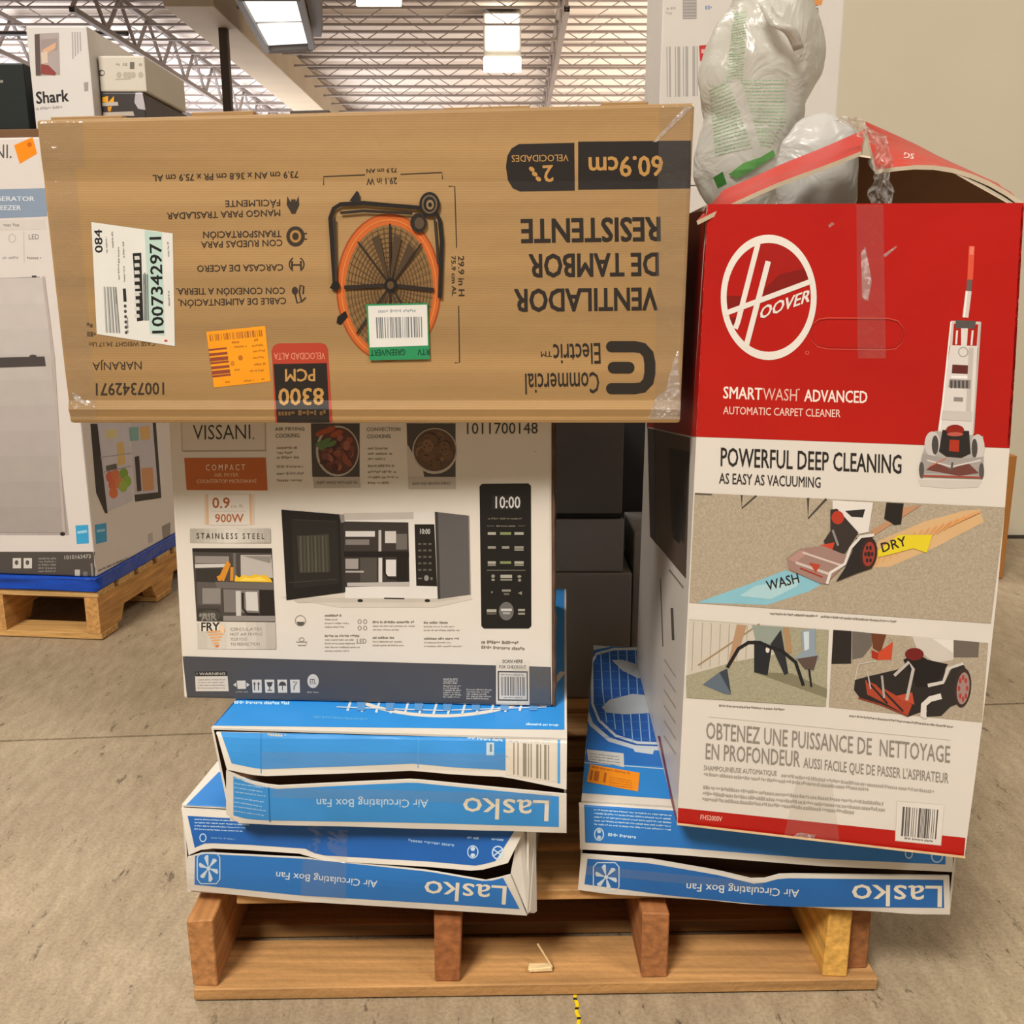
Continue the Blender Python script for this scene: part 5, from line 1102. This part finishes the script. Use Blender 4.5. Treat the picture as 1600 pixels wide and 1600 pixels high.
    for (x, y) in ((20, 872), (37, 872), (22, 893), (40, 893)): P.r(x, y, x+13, y+16, 'CFC8C0'); P.ell(x+6, y+7, 3, 4, '55504C', 8)
    for i in range(5): P.fine((60, 874+i*5), (88, 874+i*5), 3, '8A847E', i)
    for i in range(3): P.fine((61, 900+i*4), (90, 900+i*4), 2.5, '8A847E', 9+i)
    P.tx('1010163473', (101, 874), (142, 872), 6, 'B5AFA8', .01); P.r(117, 890, 125, 908, 'BDB6AE'); P.fine((130, 905), (140, 905), 12, '77716C', 3); P.ln([(143, 880), (145, 905)], 3, '8A847E')
    for i in range(5): P.fine((154, 893+i*5), (200, 873+i*5), 3, '77716C', 30+i)
    P.ell(211, 868, 6, 10, '6E6862', 14); P.q((231, 835), (238, 832), (239, 846), (232, 849), 'B5AFA8'); P.q((232, 853), (239, 850), (240, 864), (233, 867), 'B5AFA8'); P.q((245, 845), (250, 843), (251, 860), (246, 862), '9A948E'); P.q((253, 822), (266, 816), (266, 848), (255, 853), '8E8883'); P.end()
    P.begin('orange_sticker', 'small orange price sticker'); P.poly([(22, 227), (51, 214), (58, 240), (31, 256)], 'F08A14'); P.ell(46, 226, 4, 4, 'C8650E', 8); P.end()
    # tray and boxes on top
    zt += .001; zs = zt+.022
    carton('cardboard_tray', bx(-.60, -.02, .03, .70, zt, zs-.001), mat('6A4C30', .7, .08, name='tray_board'), 'thin brown cardboard tray on top of the fridge box', 'tray', bev=.003)
    d0 = .06; Y0 = loc(0, d0, 0).y
    def up(px, py, y=None): return PY(px, py, y if y is not None else Y0)
    def fbox(name, l, r, ytop, depth, m, label, zb_, y=Y0, cat='box', zt_=None):
        a = PY(l, 160, y); bq = PY(r, 160, y) ; z_ = zt_ if zt_ is not None else PY((l+r)/2, ytop, y).z
        if l > 149: a.x = PY(146, 160, Y0).x+.004
        return carton(name, box8(a.x, bq.x, y, y+depth, zb_, z_), m, label, cat, bev=.004)
    t, b = fbox('vacuum_box', 52, 146, 40, .36, mat('D2CDC8', .4, .03, (5, 5, 5), name='vac_board'), 'white printed vacuum box with a small photo print, standing on top of the fridge box', zs)
    P = Print(b, t); P.begin('box_print'); P.tx('Shark', (57, 162), (108, 158), 18, '2A2624', .02); P.fine((56, 172), (98, 169), 4, 'A09A96', 2); P.q((54, 53), (92, 51), (94, 117), (56, 119), 'A89C98'); P.q((54, 54), (62, 53), (64, 118), (56, 118), '5A4A44'); P.poly([(64, 62), (90, 60), (90, 78), (75, 82), (72, 100), (66, 98)], '9A8C88'); P.poly([(66, 78), (88, 66), (86, 76), (70, 86)], 'D2A584'); P.poly([(64, 82), (74, 80), (75, 98), (66, 100)], 'D0BCA8'); P.poly([(64, 100), (76, 102), (88, 114), (86, 118), (64, 116)], '8A4038')
    for i in range(4): P.ln([(113+i*4, 50), (114+i*4, 92-i*4)], 2, 'A8A2A0')
    P.q((131, 129), (138, 128), (138, 142), (132, 143), '9A9690'); P.end()
    # white box over a dark box to the right
    y2 = Y0+.04; xm = 150
    zd = PY(190, 144, y2).z
    t, b = fbox('appliance_box', 150.5, 226, 144, .34, mat('3A3230', .45, .08, (5, 5, 5), name='dark_print'), 'dark printed box with yellow emblem under the cream box', zs, y2)
    P = Print(b, t); P.begin('box_print'); P.poly([(160, 152), (169, 150), (169, 160), (178, 150), (178, 160), (160, 160)], 'E0A020'); P.q((158, 161), (184, 159), (185, 165), (158, 166), 'B5ADA2'); P.poly([(168, 167), (175, 166), (173, 174), (169, 174)], 'D08A1E'); P.poly([(152, 176), (208, 174), (210, 181), (152, 181)], 'B5A89A'); P.poly([(212, 143), (222, 143), (228, 172), (216, 170), (210, 160)], 'B5AEB2'); P.end()
    t, b = fbox('appliance_box', 150.5, 231, 87, .30, mat('CBC3B4', .5, .03, (5, 5, 5), name='cream_board'), 'cream box with small icons stacked on the dark printed box', zd+.001, y2)
    P = Print(b, t); P.begin('box_print'); P.ell(158, 114, 6, 5, '5A544C', 14); P.ell(160, 114, 3, 3, 'CBC3B4', 10); P.r(203, 97, 210, 108, '6A665C'); P.fine((181, 103), (189, 103), 5, 'A09888', 1); P.fine((192, 103), (200, 103), 6, 'A09888', 2); P.fine((217, 103), (223, 103), 4, 'A09888', 3)
    for x in (186, 196, 202, 208, 220): P.ell(x, 117, 4, 5, 'B0A898', 10)
    P.ln([(180, 124), (205, 123)], 2, 'B0A898'); P.end()
    t, b = fbox('appliance_box', -40, 42, 98, .34, mat('1E2320', .4, .08, (5, 5, 5), name='black_print'), 'black box at the left photo edge on the brown tray', zs, Y0+.01)
    P = Print(b, t); P.begin('box_print'); P.fine((0, 132), (9, 132), 9, '8A8A80', 1); P.end()
fridge_pile()
def white_pile():
    # shrink wrapped white cartons behind, between the kraft box and the beige wall
    Y = 1.55; a = PY(1032, 100, Y).x; m_ = PY(1168, 100, Y).x; b = PY(1298, 80, Y).x
    x2 = b+.03; DP = .30
    zz = [.14, .52, .90]
    pt, ux, uy = back_pallet(Vector((x2, Y, 0)), 0, x2-a, .62, 'wooden pallet under the white cartons near the beige wall')
    wm = mat('CFC8BE', .4, .03, (5, 5, 5), .04, 20, name='pile_board')
    g = 'white shrink wrapped cartons behind the boxes'
    z0 = .139
    tops = []
    for (lv, zb, zt) in (('lowest', z0, .50), ('middle', .501, .90), ('upper', .901, 1.19), ('top', 1.191, 1.85)):
        tl_, bl_ = carton('carton', box8(a, m_-.002, Y, Y+DP, zb, zt-.001), wm, {'lowest': 'white carton lowest in the left column behind', 'middle': 'second white carton up in the left column behind', 'upper': 'white carton with barcode lines in left column behind, above the kraft box corner', 'top': 'white carton with grey marks at the top of the left column behind'}[lv], group=g)
        tr_, br_ = carton('carton', box8(m_, x2, Y+.01, Y+DP, zb, zt-.001), wm, {'lowest': 'white carton lowest in the right column, behind the red box', 'middle': 'second white carton up in the right column, behind the red box', 'upper': 'white carton in the right column, beside the green bag', 'top': 'white carton with dark vertical lettering at top right, beside the beige wall'}[lv], group=g)
        tops.append((tl_, bl_, tr_, br_))
    t, b = tops[2][:2]; t3, b3 = tops[3][:2]
    for tt, bb in ((t, b), (t3, b3)):
        P = Print(bb, tt); P.begin('box_print'); P.fr(1000, 0, 2.667)
        if bb is b:
            pass
        P.bars((110, 195), (240, 192), (240, 400), (112, 405), 'A5A09A', 8, .4, 3); P.q((246, 190), (292, 186), (290, 250), (250, 255), 'B83434'); P.r(255, 205, 280, 222, 'D6A09A')
        P.q((178, 0), (236, 0), (236, 78), (178, 80), '9A948E')
        for i in range(6): P.ln([(180, 8+i*13), (234, 7+i*13)], 4, 'B5AFA8')
        P.fine((110, 40), (150, 40), 10, 'A9A29B', 2); P.fine((272, 40), (300, 38), 16, '8A98B0', 3); P.fine((108, 60), (140, 60), 12, 'B5AFA8', 5); P.end()
    P = Print(tops[3][3], tops[3][2]); P.begin('box_print'); P.fr(1000, 0, 2.667); P.tx('Fuel', (722, 116), (712, -20), 22, '3A3634', .01); P.tx('Slim', (744, 60), (738, -60), 16, '6A6664', .01); P.poly([(715, 0), (762, 0), (755, 22), (722, 20)], 'D08A4A'); P.end()
    P = Print(tops[2][3], tops[2][2]); P.begin('box_print'); P.fr(1000, 0, 2.667); P.fine((735, 350), (770, 350), 8, 'A9A29B', 2); P.fine((735, 378), (765, 380), 5, '8A847E', 4); P.end()
white_pile()
def brown_sheet():
    Y = 2.02; a = PY(1540, 905, Y); 
    x0 = PZ(1530, 905, 0); x1 = PZ(1567, 905, 0)
    zt = PY(1590, 712, x1.y).z
    c = [Vector((x0.x, x0.y, zt)), Vector((x1.x, x1.y, zt)), Vector((x1.x, x1.y, .001)), Vector((x0.x, x0.y, .001))]
    t, b = carton('cardboard_box', c+[v+Vector((0, .25, 0)) for v in c], mat('A0682F', .6, .08, (6, 6, 6), name='brown_board'), 'tall narrow brown cardboard box standing on the floor behind the red box', bev=.004)
brown_sheet()
